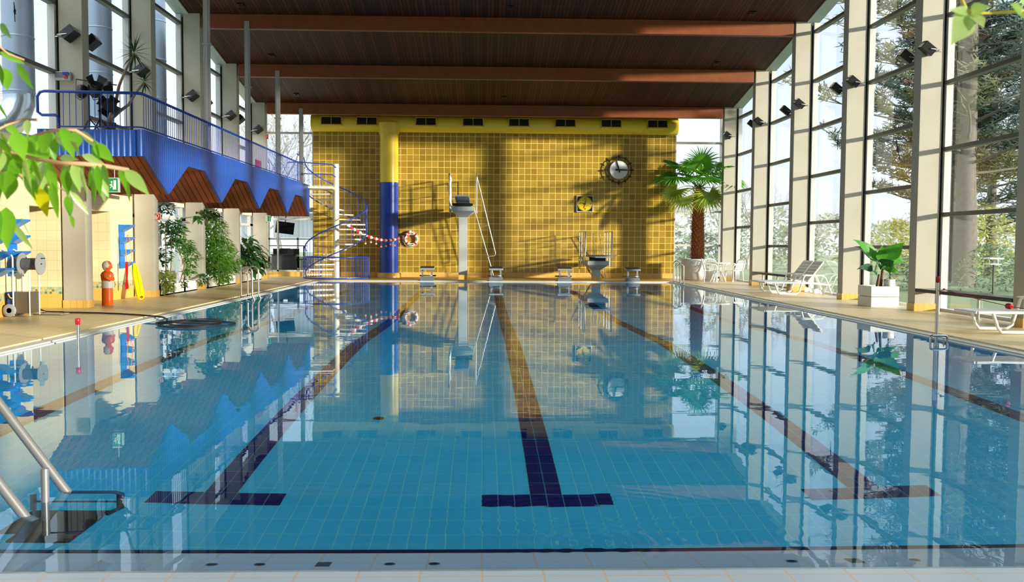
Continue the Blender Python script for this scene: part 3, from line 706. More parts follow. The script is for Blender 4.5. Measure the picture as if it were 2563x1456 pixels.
for i, ps in enumerate(('left of the diving tower', 'in the middle, right of the diving tower', 'left of the low diving board', 'right of the low diving board')):
    lab = 'grey starting block with sloping black top, '+ps
    if blk is None:
        t = blk = thing('starting_block', lab, 'starting block', (-2.5, 33.46, 0.02), 0, 'starting blocks')
        T = Matrix.Translation((0, 0, .46)) @ Matrix.Rotation(math.radians(5), 4, 'X')
        bkm = M('block_grey', (150, 154, 158), 0.5); c = MB(); c.bx(-.26, .26, -.28, .26, -.035, .03, T=T); c.obj('top_slab', bkm, t, bevel=0.008)
        c = MB(); c.bx(-.245, .245, -.26, .245, .03, .045, T=T); c.obj('grip_mat', padm, t)
        for x in (-.17, .17):
            c = MB(); c.bx(x-.03, x+.03, -.1, -.04, 0, .45); c.obj('post', stain, t)
        c = MB(); c.bx(-.30, .30, .30, .42, .15, .20); c.obj('step', padm, t)
        c = MB(); c.bx(-.25, .25, -.20, .1, .0, .14); c.obj('base_box', M('block_base', (116, 122, 128), 0.5), t)
        c = MB(); c.tube([(-.2, -.15, .16), (-.2, -.25, .2), (.2, -.25, .2), (.2, -.15, .16)], .013, 6); c.obj('backstroke_bar', stain, t)
    else:
        t = dup(blk); place(t, (-2.5+2.5*i, 33.46, 0.02), 0, lab)

# ------------------------------------------------------------------ lifebuoy and garland
lb = at(1029, 598, Y=YW-0.08)
t = thing('lifebuoy', 'white lifebuoy with red bands hanging on the ochre wall', 'lifebuoy', tuple(lb))
c = MB(); c.tube(arc((0, 0, 0), 0.225, 0, 2*PI, 48)[:-1], 0.062, 12, closed=True); c.obj('ring', M('buoy_white', (232, 228, 218), 0.5), t)
for a in (PI/4, 3*PI/4, 5*PI/4, 7*PI/4):
    c = MB(); c.tube(arc((0, 0, 0), 0.225, a-.14, a+.14, 6), 0.066, 12); c.obj('band', red_plastic, t)
c = MB(); c.tube([Vector((0.315*math.cos(q*PI/16), -0.02+0.03*math.sin(q*PI/2), 0.315*math.sin(q*PI/16))) for q in range(32)], 0.008, 5, closed=True); c.obj('grab_line', M('rope', (214, 204, 180), 0.8), t)
for s_, a in (('GENEBT', PI/2), ('GTTWBD', -PI/2), ('ABER', 0.0)):
    for j, ch in enumerate(s_):
        aa = a-(j-(len(s_)-1)/2)*0.16*(1 if a >= 0 else -1)
        text(ch, 0.062, black, t, (0.225*math.cos(aa), -0.065, 0.225*math.sin(aa)), (PI/2, -(aa-PI/2) if a >= 0 else -(aa+PI/2), 0))
p0, p1, p2 = at(868, 562, Y=34.2), at(960, 601, Y=35.2), at(1028, 578, Y=YW-0.1)
def cat(t):
    return p0*(1-t)*(1-t)+(p1*2-(p0+p2)*0.5)*2*t*(1-t)+p2*t*t
t = thing('paper_garland', 'red and white paper chain sagging from the spiral stair to the lifebuoy', 'garland', tuple(p0))
paper_r, paper_w = M('red_paper', (206, 26, 34), 0.8), M('white_paper', (238, 234, 228), 0.8)
for i in range(27):
    a, b_ = cat(i/27)-p0, cat((i+1.15)/27)-p0; c = MB(); m_ = (a+b_)/2
    c.tube([a, a.lerp(m_, .5)+Vector((0, 0, .0)), m_, b_], [.03, .062, .058, .03], 7); c.obj('link', paper_r if i % 2 else paper_w, t)
pb = None
for i in range(12):
    q = cat(.09+.075*i)+Vector((0, -.02, -.16-.10*math.sin(i*.9)**2-.05*(i in (0, 1, 2)) ))
    if pb is None:
        pb = t = thing('paper_ornament', 'small round white and red paper ornament hanging below the garland', 'ornament', tuple(q), 0, 'paper ornaments under the garland')
        c = MB(); c.disc((0, 0, 0), .045, (0, -1, 0), .01, 14); c.obj('disc', M('ornament_red', (214, 96, 84), 0.7), t)
        c = MB(); c.disc((0, -.01, 0), .026, (0, -1, 0), .004, 10); c.obj('picture', paper_w, t)
        c = MB(); c.tube([(0, 0, .045), (0, 0, .2)], .002, 4); c.obj('thread', paper_w, t)
    else: place(dup(pb), tuple(q))
# ------------------------------------------------------------------ pool ladders, posts, entry ladder, fixtures
def pool_ladder(name, lab, s, x, y, hts, dy, w=0.26):
    t = thing(name, lab, 'pool ladder', (x, y, 0))
    for j, h in enumerate(hts):
        yy = dy*j; r = w/2
        pts = [(s*(w), yy, DZ), (s*w, yy, h-r)]+[Vector((s*(r+r*math.cos(a)), yy, h-r+r*math.sin(a))) for a in [PI*i/10 for i in range(1, 10)]]+[(0, yy, h-r), (0, yy, 0.1), (-s*0.05, yy, 0.02), (-s*0.06, yy, -0.9)]
        c = MB(); c.tube(pts, 0.021, 10); c.obj('rail', M('stainless_tube', (214, 206, 194), 0.2, 0.9), t)
        c = MB(); c.lathe([(0.05, DZ), (0.05, DZ+0.015), (0.03, DZ+0.04)], 14, (s*w, yy, 0)); c.obj('foot_flange', steel, t)
    for z in (-0.2, -0.5):
        c = MB(); c.bx(-s*0.06-0.05, -s*0.06+0.05, 0, dy, z-0.02, z+0.02); c.obj('step', steel, t)
pool_ladder('pool_ladder', 'chrome pool ladder with two arched rails at the left pool edge', -1, -6.0, 22.1, (0.80, 0.80), 0.62)
pool_ladder('pool_ladder', 'chrome pool ladder with two arched rails in front of the palm', 1, 6.13, 31.6, (0.82, 0.72), -0.60, 0.22)

def barrier_post(lab, x, y, h, r, down):
    t = thing('lane_post', lab, 'post', (x, y, 0))
    c = MB(); c.tube([(0, 0, -down), (0, 0, h-0.08)], r, 12); c.obj('tube', steel, t)
    c = MB(); c.lathe([(r, h-0.088), (0.030, h-0.085), (0.033, h-0.012), (0.026, h), (0, h)], 14); c.obj('red_cap', red_plastic, t)
    return t
barrier_post('short steel post with red cap standing in the water at the left edge', -5.86, 12.3, 0.37, 0.019, 0.35)
p = at(2343, 855, Z=0.0); pr_ = (p.x, p.y)
pz = at(2347, 692, Y=p.y).z
t = barrier_post('tall steel post with red cap standing at the right pool edge', p.x, p.y, pz, 0.021, 0.7)
lp = thing('steel_loop', 'rounded square stainless loop at the foot of the right steel post', 'grab loop', (p.x-0.01, p.y-0.10, 0))
lw, lh = 0.125, 0.115
pts = []
for cx_, cz_, a0 in ((lw-.04, lh-.04, 0), (-lw+.04, lh-.04, PI/2), (-lw+.04, -lh+.04, PI), (lw-.04, -lh+.04, 1.5*PI)):
    pts += [Vector((cx_+.04*math.cos(a0+q*PI/8), 0, cz_+.04*math.sin(a0+q*PI/8)-0.015)) for q in range(5)]
c = MB(); c.tube(pts, 0.017, 8, closed=True); c.obj('loop', steel, lp)
c = MB(); c.tube([(0.07, 0, 0.06), (0.07, 0, -0.6)], 0.008, 6); c.tube([(-.02, 0.02, 0.095), (0, 0.08, 0.095)], 0.012, 6); c.obj('stem', steel, lp)
rope_pts = [Vector((p.x, p.y, pz-0.20))]
q1, q2, q3 = at(2363, 724, Y=p.y-0.15), at(2526, 766, Y=p.y-1.6), at(2680, 786, Y=p.y-2.9)
for a, b_ in ((rope_pts[0], q1), (q1, q2), (q2, q3)):
    for i in range(1, 7): rope_pts.append(a.lerp(b_, i/6)+Vector((0, 0, -0.012*math.sin(PI*i/6))))
t = thing('barrier_rope', 'thin red barrier rope with red floats hanging from the tall steel post', 'rope', tuple(rope_pts[0]))
c = MB(); c.tube([q-rope_pts[0] for q in rope_pts], 0.005, 6); c.obj('cord', M('red_cord', (170, 60, 50), 0.7), t)
dv = (q3-q2).normalized()
c = MB(); c.tube([q2-rope_pts[0]-dv*0.05, q2-rope_pts[0]-dv*0.035, q2-rope_pts[0]+dv*0.035, q2-rope_pts[0]+dv*0.05], [.02, .038, .038, .02], 14); c.obj('large_float', red_plastic, t)
c = MB(); c.ball(q1-rope_pts[0], 0.018, 10); c.obj('small_float', M('orange_float', (226, 84, 40), 0.4), t)
c = MB(); c.tube(arc(Vector((0.035, -.03, 0)), 0.014, 0, 2*PI, 12)[:-1], 0.003, 5, closed=True); c.tube([(0, 0, 0), (0.022, -.02, 0)], 0.004, 5); c.obj('hook', steel, t)

en = thing('entry_ladder', 'stainless entry ladder with thick handrails going into the near left corner', 'pool ladder', (-2.80, 4.9, 0))
tube_m = M('satin_tube', (158, 160, 164), 0.35, 0.6)
a0 = at(165, 1228, Z=0.0); a1 = at(0, 1012, Y=a0.y); o_ = Vector((-2.80, 4.9, 0)); d_ = (a1-a0)
c = MB(); c.tube([a0-o_-d_*0.1, a0-o_, a0-o_+d_*1.9], 0.026, 14); c.obj('handrail', tube_m, en)
b0 = at(60, 1290, Z=0.0); c = MB(); c.tube([b0-o_-d_*0.15, b0-o_+d_*1.6], 0.026, 14); c.obj('handrail', tube_m, en)
c0 = at(113, 1255, Z=0.0); c1 = at(112, 1172, Y=c0.y); c = MB(); c.tube([(c0.x-o_.x, c0.y-o_.y, -0.5), (c1.x-o_.x, c0.y-o_.y, c1.z)], 0.021, 14); c.obj('support_post', tube_m, en)
wet = M('underwater_steel', (70, 84, 96), 0.4, 0.6)
ax_, ay_ = a0.x-o_.x, a0.y-o_.y
c = MB(); c.tube([(ax_, ay_, -0.03), (ax_+0.27, ay_, -0.03), (ax_+0.30, ay_, -0.06), (ax_+0.30, ay_, -0.34), (ax_+0.26, ay_-0.1, -0.36)], 0.022, 10)
c.tube([(ax_-0.18, ay_, -0.22), (ax_+0.28, ay_, -0.22)], 0.012, 8); c.tube([(ax_-0.18, ay_, -0.08), (ax_-0.18, ay_, -0.38)], 0.018, 8); c.obj('underwater_frame', wet, en)
for z, x0, x1 in ((-0.34, -0.16, 0.26), (-0.48, -0.12, 0.20)):
    c = MB(); c.bx(ax_+x0, ax_+x1, ay_-0.42, ay_-0.05, z-0.03, z); c.obj('tread', M('tread_grip', (30, 34, 36), 0.7), en)

def refr_at(px, py, ztgt, yline=None):
    """where a ray bent by the still water meets depth ztgt"""
    s0 = at(px, py, Z=0.0); dx, dy = s0.x-EYE.x, s0.y; rr_ = math.hypot(dx, dy)
    sn = (rr_/math.hypot(rr_, CH))/1.333; tn = sn/math.sqrt(1-sn*sn); k = 1+(-ztgt)*tn/rr_
    return Vector((EYE.x+dx*k, dy*k, ztgt))
jm = M('jet_ring', (120, 116, 120), 0.4, 0.3)
fx = None
for px, py, w_ in ((530, 1412, 'leftmost of the four left jets'), (651, 1410, 'left of the square drain plate'), (976, 1408, 'right of the square drain plate'), (1087, 1409, 'rightmost of the four left jets'), (1976, 1397, 'left of the right drain plate'), (2281, 1394, 'right of the right drain plate')):
    q = refr_at(px, py, -0.20); lab = 'round dark inlet jet in the near pool rim, '+w_
    yy = 4.13; zz = -0.14-(yy-3.97)*0.18/0.44
    if fx is None:
        fx = t = thing('inlet_jet', lab, 'inlet jet', (q.x, yy, zz), 0, 'inlet jets in the near pool rim')
        T = Matrix.Rotation(math.atan2(-0.18, 0.44), 3, 'X')
        c = MB(); c.tube([(T @ Vector((0, 0, 0))), T @ Vector((0, 0, 0.006))], 0.026, 20); c.obj('ring', jm, t)
        c = MB(); c.tube([(T @ Vector((0, 0, 0.006))), T @ Vector((0, 0, 0.008))], 0.019, 20); c.obj('nozzle', black, t)
    else: place(dup(fx), (q.x, yy, zz), None, lab)
fx = None
for px, py, w_ in ((811, 1408, 'between the left jets'), (2131, 1395, 'between the right jets')):
    q = refr_at(px, py, -0.20); lab = 'small square drain plate in the near pool rim, '+w_; yy = 4.13; zz = -0.14-(yy-3.97)*0.18/0.44
    if fx is None:
        fx = t = thing('drain_plate', lab, 'drain plate', (q.x, yy, zz), 0, 'drain plates in the near pool rim'); T = Matrix.Rotation(math.atan2(-0.18, 0.44), 4, 'X')
        c = MB(); c.bx(-.032, .032, -.045, .045, 0, .006, T=T); c.obj('plate', M('drain_grey', (96, 98, 104), 0.5, 0.3), t)
        c = MB(); c.bx(-.006, .006, -.006, .006, .006, .009, T=T); c.obj('screw', steel, t)
    else: place(dup(fx), (q.x, yy, zz), None, lab)
q = refr_at(948, 1047, -1.91)
c = MB(); c.disc((0, 0, 0), 0.055, (0, 0, 1), 0.02, 20); tag(c.obj('floor_drain', M('drain_dark', (16, 24, 34), 0.5), None, tuple(q)), 'small round dark drain on the pool floor left of the middle lane line', 'drain')

# ------------------------------------------------------------------ right side: furniture, planters
WPm = white_plastic
lounger_proto = None
def lounger():
    t = thing('sun_lounger', '', 'sun lounger')
    L = 1.85; w_ = 0.33
    c = MB()
    for s in (-1, 1):
        c.tube([(0.05, s*w_, .33), (0.9, s*w_, .33), (1.3, s*w_, .31), (1.80, s*w_, .27)], 0.022, 8)
    c.tube([(0.03, -w_, .33), (0.0, -w_*.6, .335), (0, w_*.6, .335), (0.03, w_, .33)], 0.022, 8); c.tube([(1.8, -w_, .27), (1.8, w_, .27)], 0.022, 8)
    c.obj('frame', WPm, t)
    for i in range(9):
        x = .03+i*.115; c = MB(); c.bx(x, x+.088, -w_+.01, w_-.01, .325, .345); c.obj('seat_slat', WPm, t)
    T = Matrix.Translation((1.18, 0, .37)) @ Matrix.Rotation(math.radians(-52), 4, 'Y')
    bk = MB()
    for s in (-1, 1): bk.bx(0, .66, s*w_-.03, s*w_+.03, -.02, .02, T=T)
    bk.bx(.62, .68, -w_, w_, -.02, .02, T=T)
    b_ = bk.obj('backrest', WPm, t, bevel=0.01)
    for i in range(6):
        x = .02+i*.103; c = MB(); c.bx(x, x+.092, -w_+.03, w_-.03, -.012, .012, T=T); c.obj('back_slat', M('lounger_grey_slat', (214, 212, 208), 0.4), b_)  # back slats slightly greyer than the white frame
    for s in (-1, 1):
        c = MB(); c.tube([(.28, s*w_, .32), (.36, s*w_, .1), (.42, s*w_, .03), (.86, s*w_, .03), (.95, s*w_, .09), (1.07, s*w_, .50), (1.12, s*w_, .535), (1.55, s*w_, .525), (1.66, s*w_, .46), (1.80, s*w_, .12), (1.83, s*w_, .02)], .025, 8); c.obj('side_leg', WPm, t)
        c = MB(); c.bx(1.02, 1.62, s*w_-.035, s*w_+.035, .53, .55); c.obj('armrest', WPm, t, bevel=.008)
    for s in (-.6, .6):
        c = MB(); c.lathe([(.075, -.02), (.075, .02)], 16); o = c.obj('wheel', WPm, t, (1.62, s*w_, .075)); o.rotation_euler = (PI/2, 0, 0)
    return t
lg = lounger()
place(lg, (7.08, 24.72, DZ), 0.0, 'white plastic sun lounger with raised back, the nearer of the pair by the windows', 'white sun loungers')
place(dup(lg), (7.12, 25.55, DZ), 0.03, 'white plastic sun lounger with raised back, the farther of the pair by the windows')
place(dup(lg), (7.02, 14.05, DZ), -0.02, 'white plastic sun lounger cut off by the right picture border')

def chair():
    t = thing('garden_chair', '', 'chair'); w_ = .25
    c = MB(); c.bx(-.22, .22, -.22, .22, .40, .425); c.obj('seat', WPm, t, bevel=.012)
    for sx in (-1, 1):
        for sy in (-1, 1):
            c = MB(); c.tube([(sx*.21, sy*.2, .41), (sx*.235, sy*.235, 0)], [.024, .018], 7); c.obj('leg', WPm, t)
        c = MB(); c.tube([(sx*.25, -.2, .02), (sx*.25, -.22, .55), (sx*.255, -.17, .63), (sx*.26, .05, .645), (sx*.24, .22, .66)], .022, 7); c.obj('armrest', WPm, t)
    c = MB(); c.tube([(-.24, .2, .42), (-.25, .26, .66), (-.2, .31, .78), (0, .33, .83), (.2, .31, .78), (.25, .26, .66), (.24, .2, .42)], .022, 7)
    bk = c.obj('backrest', WPm, t)
    for i in range(7):
        x = -.17+i*.057; c = MB(); c.tube([(x*.8, .21, .42), (x, .28, .62), (x, .315, .80-abs(x)*.25)], .014, 6); c.obj('back_slat', WPm, bk)
    return t
tb = thing('garden_table', 'round white plastic table beside the big palm pot', 'table', (8.05, 33.0, DZ))
c = MB(); c.lathe([(.42, .66), (.44, .675), (.44, .70), (0, .705)], 32); c.obj('table_top', WPm, tb)
for a in range(4):
    c = MB(); an = PI/4+a*PI/2; c.tube([(.10*math.cos(an), .10*math.sin(an), .67), (.13*math.cos(an), .13*math.sin(an), .4), (.32*math.cos(an), .32*math.sin(an), 0)], .022, 7); c.obj('leg', WPm, tb)
ch = chair()
place(ch, (7.72, 32.75, DZ), math.radians(75), 'white plastic garden chair at the left side of the round table', 'white garden chairs')
place(dup(ch), (8.60, 32.85, DZ), math.radians(-70), 'white plastic garden chair at the right side of the round table')
place(dup(ch), (8.0, 33.62, DZ), math.radians(8), 'white plastic garden chair behind the round table')

def bench(lab, y0, y1, g=None):
    t = thing('window_bench', lab, 'bench', (8.62, (y0+y1)/2, DZ), 0, 'dark window benches'); L = (y1-y0)/2
    c = MB(); c.bx(-.20, .24, -L, L, .40, .47); c.obj('seat_top', M('bench_laminate', (34, 34, 46), 0.2), t, bevel=.006)
    for y in (-L*.25, L*.6):
        c = MB(); c.tube([(-.05, y, 0), (-.05, y, .40)], .028, 10); c.lathe([(.06, 0), (.06, .01)], 14, (-.05, y, 0)); c.obj('leg', stain, t)
bench('dark laminate bench under the large window behind the right steel post', YK(5)+.33, YK(4)-.02)
bench('dark laminate bench under the window between the loungers and the palm', YK(2)+.33, YK(1)-.02)

# palm
def lf(n, a, b_, tr=.4): return leafmat(n, a, b_, tr)
fan_g, fan_y = lf('fan_leaf', (104, 170, 48), (66, 132, 36)), lf('fan_leaf_old', (156, 192, 76), (190, 196, 80))
bark_p = M('palm_bark', (150, 88, 50), 0.85, var=.5, vscale=14)
PP = Vector((7.72, 34.85, DZ))
t = thing('fan_palm', 'tall fan palm with shaggy brown trunk in the round white pot', 'palm', tuple(PP))
c = MB(); c.tube([(0, 0, .55), (0.01, 0, 1.2), (0, 0, 2.4), (0.02, 0, 3.35), (0.02, 0, 3.55)], [.24, .25, .22, .17, .07], 14); trunk = c.obj('trunk', bark_p, t)
c = MB(); R2 = random.Random(3)
for i in range(330):
    z = .75+2.75*i/330; a = i*2.399; r_ = .235-.05*max(0, (z-2)/1.5)
    b0 = Vector((r_*math.cos(a), r_*math.sin(a), z)); c.leaf(b0, Vector((math.cos(a)*.75, math.sin(a)*.75, .8)), Vector((-math.cos(a), -math.sin(a), .6)), R2.uniform(.10, .19), .075, -.3, .3, 2)
c.obj('leaf_bases', M('palm_fibre', (186, 108, 62), 0.85, var=.5, vscale=9), trunk)
def fan(az, el, plen, size, mat, droop, roll=0.0, nm='frond'):
    d = Vector((math.cos(az)*math.cos(el), math.sin(az)*math.cos(el), math.sin(el))); p0 = Vector((0.02, 0, 3.45)); c = MB(); pts = []; q = p0.copy(); dd = d.copy()
    for i in range(7):
        pts.append(q.copy()); q = q+dd*(plen/6); dd = (dd+Vector((0, 0, -droop/6))).normalized()
    c.tube(pts, [.02-.0018*i for i in range(7)], 6)
    sd_ = dd.cross(Vector((0, 0, 1))).normalized(); n_ = sd_.cross(dd).normalized(); sd_ = (sd_*math.cos(roll)+n_*math.sin(roll)).normalized(); n_ = sd_.cross(dd).normalized()
    h = pts[-1]; N = 40; vs = [h]; rim = []
    for i in range(N+1):
        a = math.radians(-140+280*i/N); e_ = dd*math.cos(a)+sd_*math.sin(a); z = (0.03 if i % 2 else -0.01)*1.4
        rim.append(h+e_*size*.46+n_*(z-0.10*abs(math.sin(a))*0)+Vector((0, 0, -.10*size*(abs(a)/2.4)**2)))
    vs += rim; c.add(vs, [(0, i+1, i+2) for i in range(N)], 0, True)
    for i in range(N):
        a = math.radians(-140+280*(i+.5)/N); e_ = dd*math.cos(a)+sd_*math.sin(a)
        m_ = (rim[i]+rim[i+1])/2; tip = h+e_*size*(1.02+.12*math.sin(i*2.1))+Vector((0, 0, -.10*size*(abs(a)/2.4)**2-.12*size)); mid = (rim[i]*.5+rim[i+1]*.5)*.45+tip*.55+Vector((0, 0, .03*size)); w = (rim[i+1]-rim[i])*.3
        c.add([rim[i], rim[i+1], mid+w, mid-w, tip], [(0, 1, 2, 3), (3, 2, 4)], 0, True)
    return c.obj(nm, mat, t)
for az, el, pl, sz, mt, dr, ro in [(-1.6, 1.25, 1.05, .78, fan_g, .4, .0), (-2.3, 1.0, 1.1, .8, fan_g, .9, .2), (-0.9, 1.0, 1.1, .8, fan_g, .9, -.2), (0.0, .85, 1.15, .8, fan_g, 1.0, -.3), (3.1, .8, 1.2, .8, fan_g, 1.0, .3), (1.6, 1.1, 1.1, .75, fan_g, .6, 0), (.8, .9, 1.1, .75, fan_g, .8, 0), (2.4, .9, 1.1, .75, fan_g, .8, 0), (-1.57, .85, 1.0, .75, fan_g, 1.2, 0), (-2.7, .75, 1.2, .75, fan_g, 1.0, .3), (-.4, .7, 1.2, .75, fan_g, 1.0, -.3), (2.8, 1.05, 1.15, .75, fan_g, .7, .2), (.35, 1.05, 1.15, .75, fan_g, .7, -.2),
                                 (3.3, .45, .95, .72, fan_y, 1.2, .5), (-2.75, .15, .85, .72, fan_y, 1.6, .7), (-.9, .3, .55, .7, fan_y, 1.5, -.4), (-.15, .35, 1.0, .7, fan_y, 1.6, -.5), (-1.2, .1, .6, .7, fan_y, 1.7, -.3)]:
    fan(az, el, pl, sz, mt, dr, ro)
pot = thing('palm_pot', 'large round white pot holding the fan palm', 'plant pot', tuple(PP))
c = MB(); c.lathe([(.56, 0), (.60, .03), (.60, .80), (.57, .80), (.57, .62), (0, .60)], 40); c.obj('pot_shell', M('pot_white', (232, 226, 220), 0.5), pot)
c = MB(); c.lathe([(.565, .60), (.565, .66), (0, .68)], 30); c.obj('soil', M('soil', (54, 40, 30), 0.95), pot)

# banana planter
BPX, BPY = 8.03, 19.82
t = thing('square_planter', 'white square planter box of two stacked rings in front of the right windows', 'planter', (BPX, BPY, DZ))
c = MB(); c.bx(0, .62, 0, .72, 0, .215); c.obj('lower_ring', white_paint, t, bevel=.006)
c = MB(); wx, wy, th = .62, .72, .035
for x0, x1, y0, y1 in ((0, wx, 0, th), (0, wx, wy-th, wy), (0, th, th, wy-th), (wx-th, wx, th, wy-th)): c.bx(x0, x1, y0, y1, .225, .45)
c.obj('upper_ring', white_paint, t)
c = MB(); c.bx(.03, .59, .03, .69, .215, .415); c.obj('soil', MATS['soil'], t)
ban = lf('banana_leaf', (92, 172, 44), (62, 140, 34), .4); band = lf('banana_leaf_dark', (44, 104, 40), (30, 78, 34), .3)
t = thing('banana_plant', 'banana plant with broad glossy leaves growing from the white square planter', 'potted plant', (BPX+.3, BPY+.3, DZ+.41))
for sx, sy, h in ((-.10, -.12, .30), (.04, .02, .42)):
    c = MB(); c.tube([(sx, sy, 0), (sx+.02, sy, h*.5), (sx+.04, sy, h)], [.035, .03, .022], 10); c.obj('stem', M('banana_stem', (110, 66, 40), 0.7, var=.3), t)
for (x, z, tx, tz, w_, mt, dy) in [(0.02, .42, -.50, .92, .20, ban, 0), (.04, .42, -.42, .78, .17, band, .12), (.04, .44, -.02, .80, .19, ban, -.1), (.05, .44, .40, .86, .26, ban, -.12), (.06, .42, .62, .50, .19, ban, .1), (-.06, .30, -.52, .30, .16, band, -.1), (-.06, .30, -.22, .16, .26, band, -.2), (.02, .40, .20, .50, .20, band, -.22), (.06, .38, .28, .14, .14, ban, -.15), (.04, .36, .33, .26, .15, band, .15), (.03, .44, -.10, .62, .16, band, .2)]:
    b0 = Vector((x, 0, z)); tip = Vector((tx, dy, tz)); mid = (b0+tip)/2+Vector((0, 0, .16)); L = (tip-b0).length
    c = MB(); q = b0+(mid-b0)*.45; c.tube([b0, b0.lerp(q, .5)+Vector((0, 0, .02)), q], [.012, .01, .008], 6); c.leaf(q, (mid-q).normalized()+Vector((0, dy*.6, .25)), Vector((0, -.8, .7)), L*1.0, w_*1.5, 1.35 if tz < .55 else 1.05, .18, 7, .62); c.obj('leaf', mt, t)
t = thing('small_palm_pot', 'small white pot with a young palm on the corner of the square planter', 'potted plant', (BPX+.47, BPY+.16, DZ+.415))
c = MB(); c.lathe([(.085, 0), (.115, .06), (.12, .19), (.108, .19), (.105, .16), (0, .155)], 24); c.obj('pot', white_plastic, t)
c = MB(); c.tube([(0, 0, .15), (.01, 0, .42)], [.012, .006], 6)
for i in range(26):
    a = i*2.4; e_ = .1+1.1*((i*37) % 26)/26; b0 = Vector((.005, 0, .2+.22*((i*11) % 26)/26)); c.leaf(b0, (math.cos(a)*math.cos(e_), math.sin(a)*math.cos(e_), math.sin(e_)), (0, 0, 1), .26, .024, .9, .2, 4, .6)
c.obj('fronds', lf('young_palm', (60, 104, 44), (34, 74, 34)), t)

# floodlights on the columns
fl = None
def flood(lab, px, py, Y, s):
    global fl
    p = at(px, py, Y=Y)
    if fl is None:
        fl = t = thing('floodlight', lab, 'floodlight', (0, 0, 0), 0, 'black floodlights on the columns')
        T = Matrix.Rotation(math.radians(38), 4, 'Y') @ Matrix.Rotation(math.radians(12), 4, 'X')
        c = MB(); c.bx(-.17, .10, -.12, .12, -.08, .10, T=T); c.obj('housing', black, t, bevel=.006)
        c = MB(); c.bx(-.175, -.165, -.105, .105, -.065, .085, T=T); c.obj('lens', M('lamp_glass', (60, 64, 70), 0.1), t)
        c = MB(); c.tube([(-.02, -.13, 0), (.16, -.13, -.02), (.20, 0, -.02), (.16, .13, -.02), (-.02, .13, 0)], .014, 6); c.tube([(.18, 0, -.02), (.26, 0, -.03)], .012, 6); c.obj('bracket', steel, t)
        t.location = p
    else: t = dup(fl); place(t, tuple(p), None, lab)
    t.rotation_euler = (0, 0, 0 if s > 0 else PI)
nth = ['farthest', 'second farthest', 'third farthest', 'fourth farthest', 'nearest']
for k, (px, py) in enumerate(((1823, 340), (1901, 306), (2003, 262), (2138, 207), (2324, 125))): flood('black floodlight on the front of the %s right window column' % nth[k], px, py, YK(k)-.14, 1)
for k, (px, py) in enumerate(((1884, 313), (1968, 279), (2096, 224), (2270, 145))): flood('black floodlight on the back of the %s right window column' % nth[k+1], px, py, YK(k+1)+.45, 1)
for k, (px, py) in enumerate(((645, 326), (576, 291), (480, 242), (352, 178), (172, 88))): flood('black floodlight on the front of the %s left gallery column' % nth[k], px, py, YK(k)-.14, -1)
for k, (px, py) in ((1, (598, 301)), (2, (514, 259)), (4, (227, 110))): flood('black floodlight on the back of the %s left gallery column' % nth[k], px, py, YK(k)+.45, -1)
# ceiling spots
cs = None
for px, py, lab in ((1278, 18, 'on the middle axis near the picture top'), (1883, 32, 'at the top right by the right columns'), (1793, 157, 'in the right part of the second bay'), (1262, 243, 'on the middle axis in the farthest bay'), (680, 138, 'in the left part of the second bay'), (742, 236, 'in the left part of the farthest bay'), (603, 12, 'at the top left near the hanger post')):
    d = at(px, py, Y=30)-EYE; k_ = (roof(0)-EYE.z)/(d.z+.1712*d.y); p = EYE+d*k_; lab = 'small black spotlight recess in the timber ceiling, '+lab
    if cs is None:
        cs = t = thing('ceiling_spotlight', lab, 'spotlight', tuple(p), 0, 'ceiling spotlights'); T = Matrix.Rotation(math.atan(-.1712), 4, 'X')
        c = MB(); c.bx(-.09, .09, -.11, .11, -.03, .02, T=T); c.obj('frame', black, t)
        c = MB(); c.disc((0, 0, -.04), .06, (0, 0, 1), .01, 16); c.obj('lamp', M('lamp_dark', (40, 40, 42), 0.3), t)
    else: place(dup(cs), tuple(p), None, lab)
# ------------------------------------------------------------------ left side: wall things
shelf_m = M('blue_shelf', (26, 120, 206), 0.3)
sh = None
for y, lab in ((16.72, 'blue four tray wall rack beside the first doorway, behind the hose reel cart'), (16.12, 'blue four tray wall rack at the left picture border, partly behind leaves'), (21.72, 'blue four tray wall rack above the yellow rescue board')):
    if sh is None:
        sh = t = thing('wall_rack', lab, 'wall rack', (-8.93, y, 0.78), 0, 'blue wall racks')
        c = MB(); c.bx(0, .03, -.15, .15, 0, 1.0); c.obj('back_panel', shelf_m, t)
        for i in range(4):
            z = .08+.285*i; c = MB()
            c.prism([(0.02, z-.10), (.045, z-.10), (.27, z+.03), (.27, z+.06), (.24, z+.06), (.02, z+.05)], 'Y', -.16, .16); c.obj('tray', shelf_m, t, bevel=.004)
    else: place(dup(sh), (-8.93, y, 0.78), None, lab)

# hose reel cart
HX, HY = -8.62, 16.55
t = thing('hose_reel_cart', 'wheeled pool cleaning cart with large grey cable drum and blue tank', 'cart', (HX, HY, DZ))
whitep = M('cart_white', (220, 220, 214), 0.4)
c = MB(); c.bx(-.10, .16, -.17, .17, .06, .44); c.obj('motor_box', M('cart_steel', (150, 140, 128), 0.3, 0.8), t, bevel=.01)
c = MB(); c.prism([(-.24, .44), (-.11, .44), (-.11, .30), (-.16, .14), (-.24, .14)], 'Y', -.15, .15); c.obj('blue_tank', blue_paint, t)
c = MB(); c.tube([(-.22, -.16, .40), (-.17, -.19, .34), (-.14, -.19, .33)], .012, 6); c.obj('valve_handle', M('valve_yellow', (226, 190, 90), 0.4), t)
for y in (-.2, .2):
    o = MB(); o.lathe([(.045, -.02), (.105, -.025), (.115, -.01), (.115, .01), (.105, .025), (.045, .02)], 24); wh = o.obj('wheel', M('grey_tyre', (150, 152, 150), 0.6), t, (-.18, y, .115)); wh.rotation_euler = (PI/2, 0, 0)
    o = MB(); o.lathe([(.05, -.02), (.05, .02)], 16); o.obj('hub', black, wh)
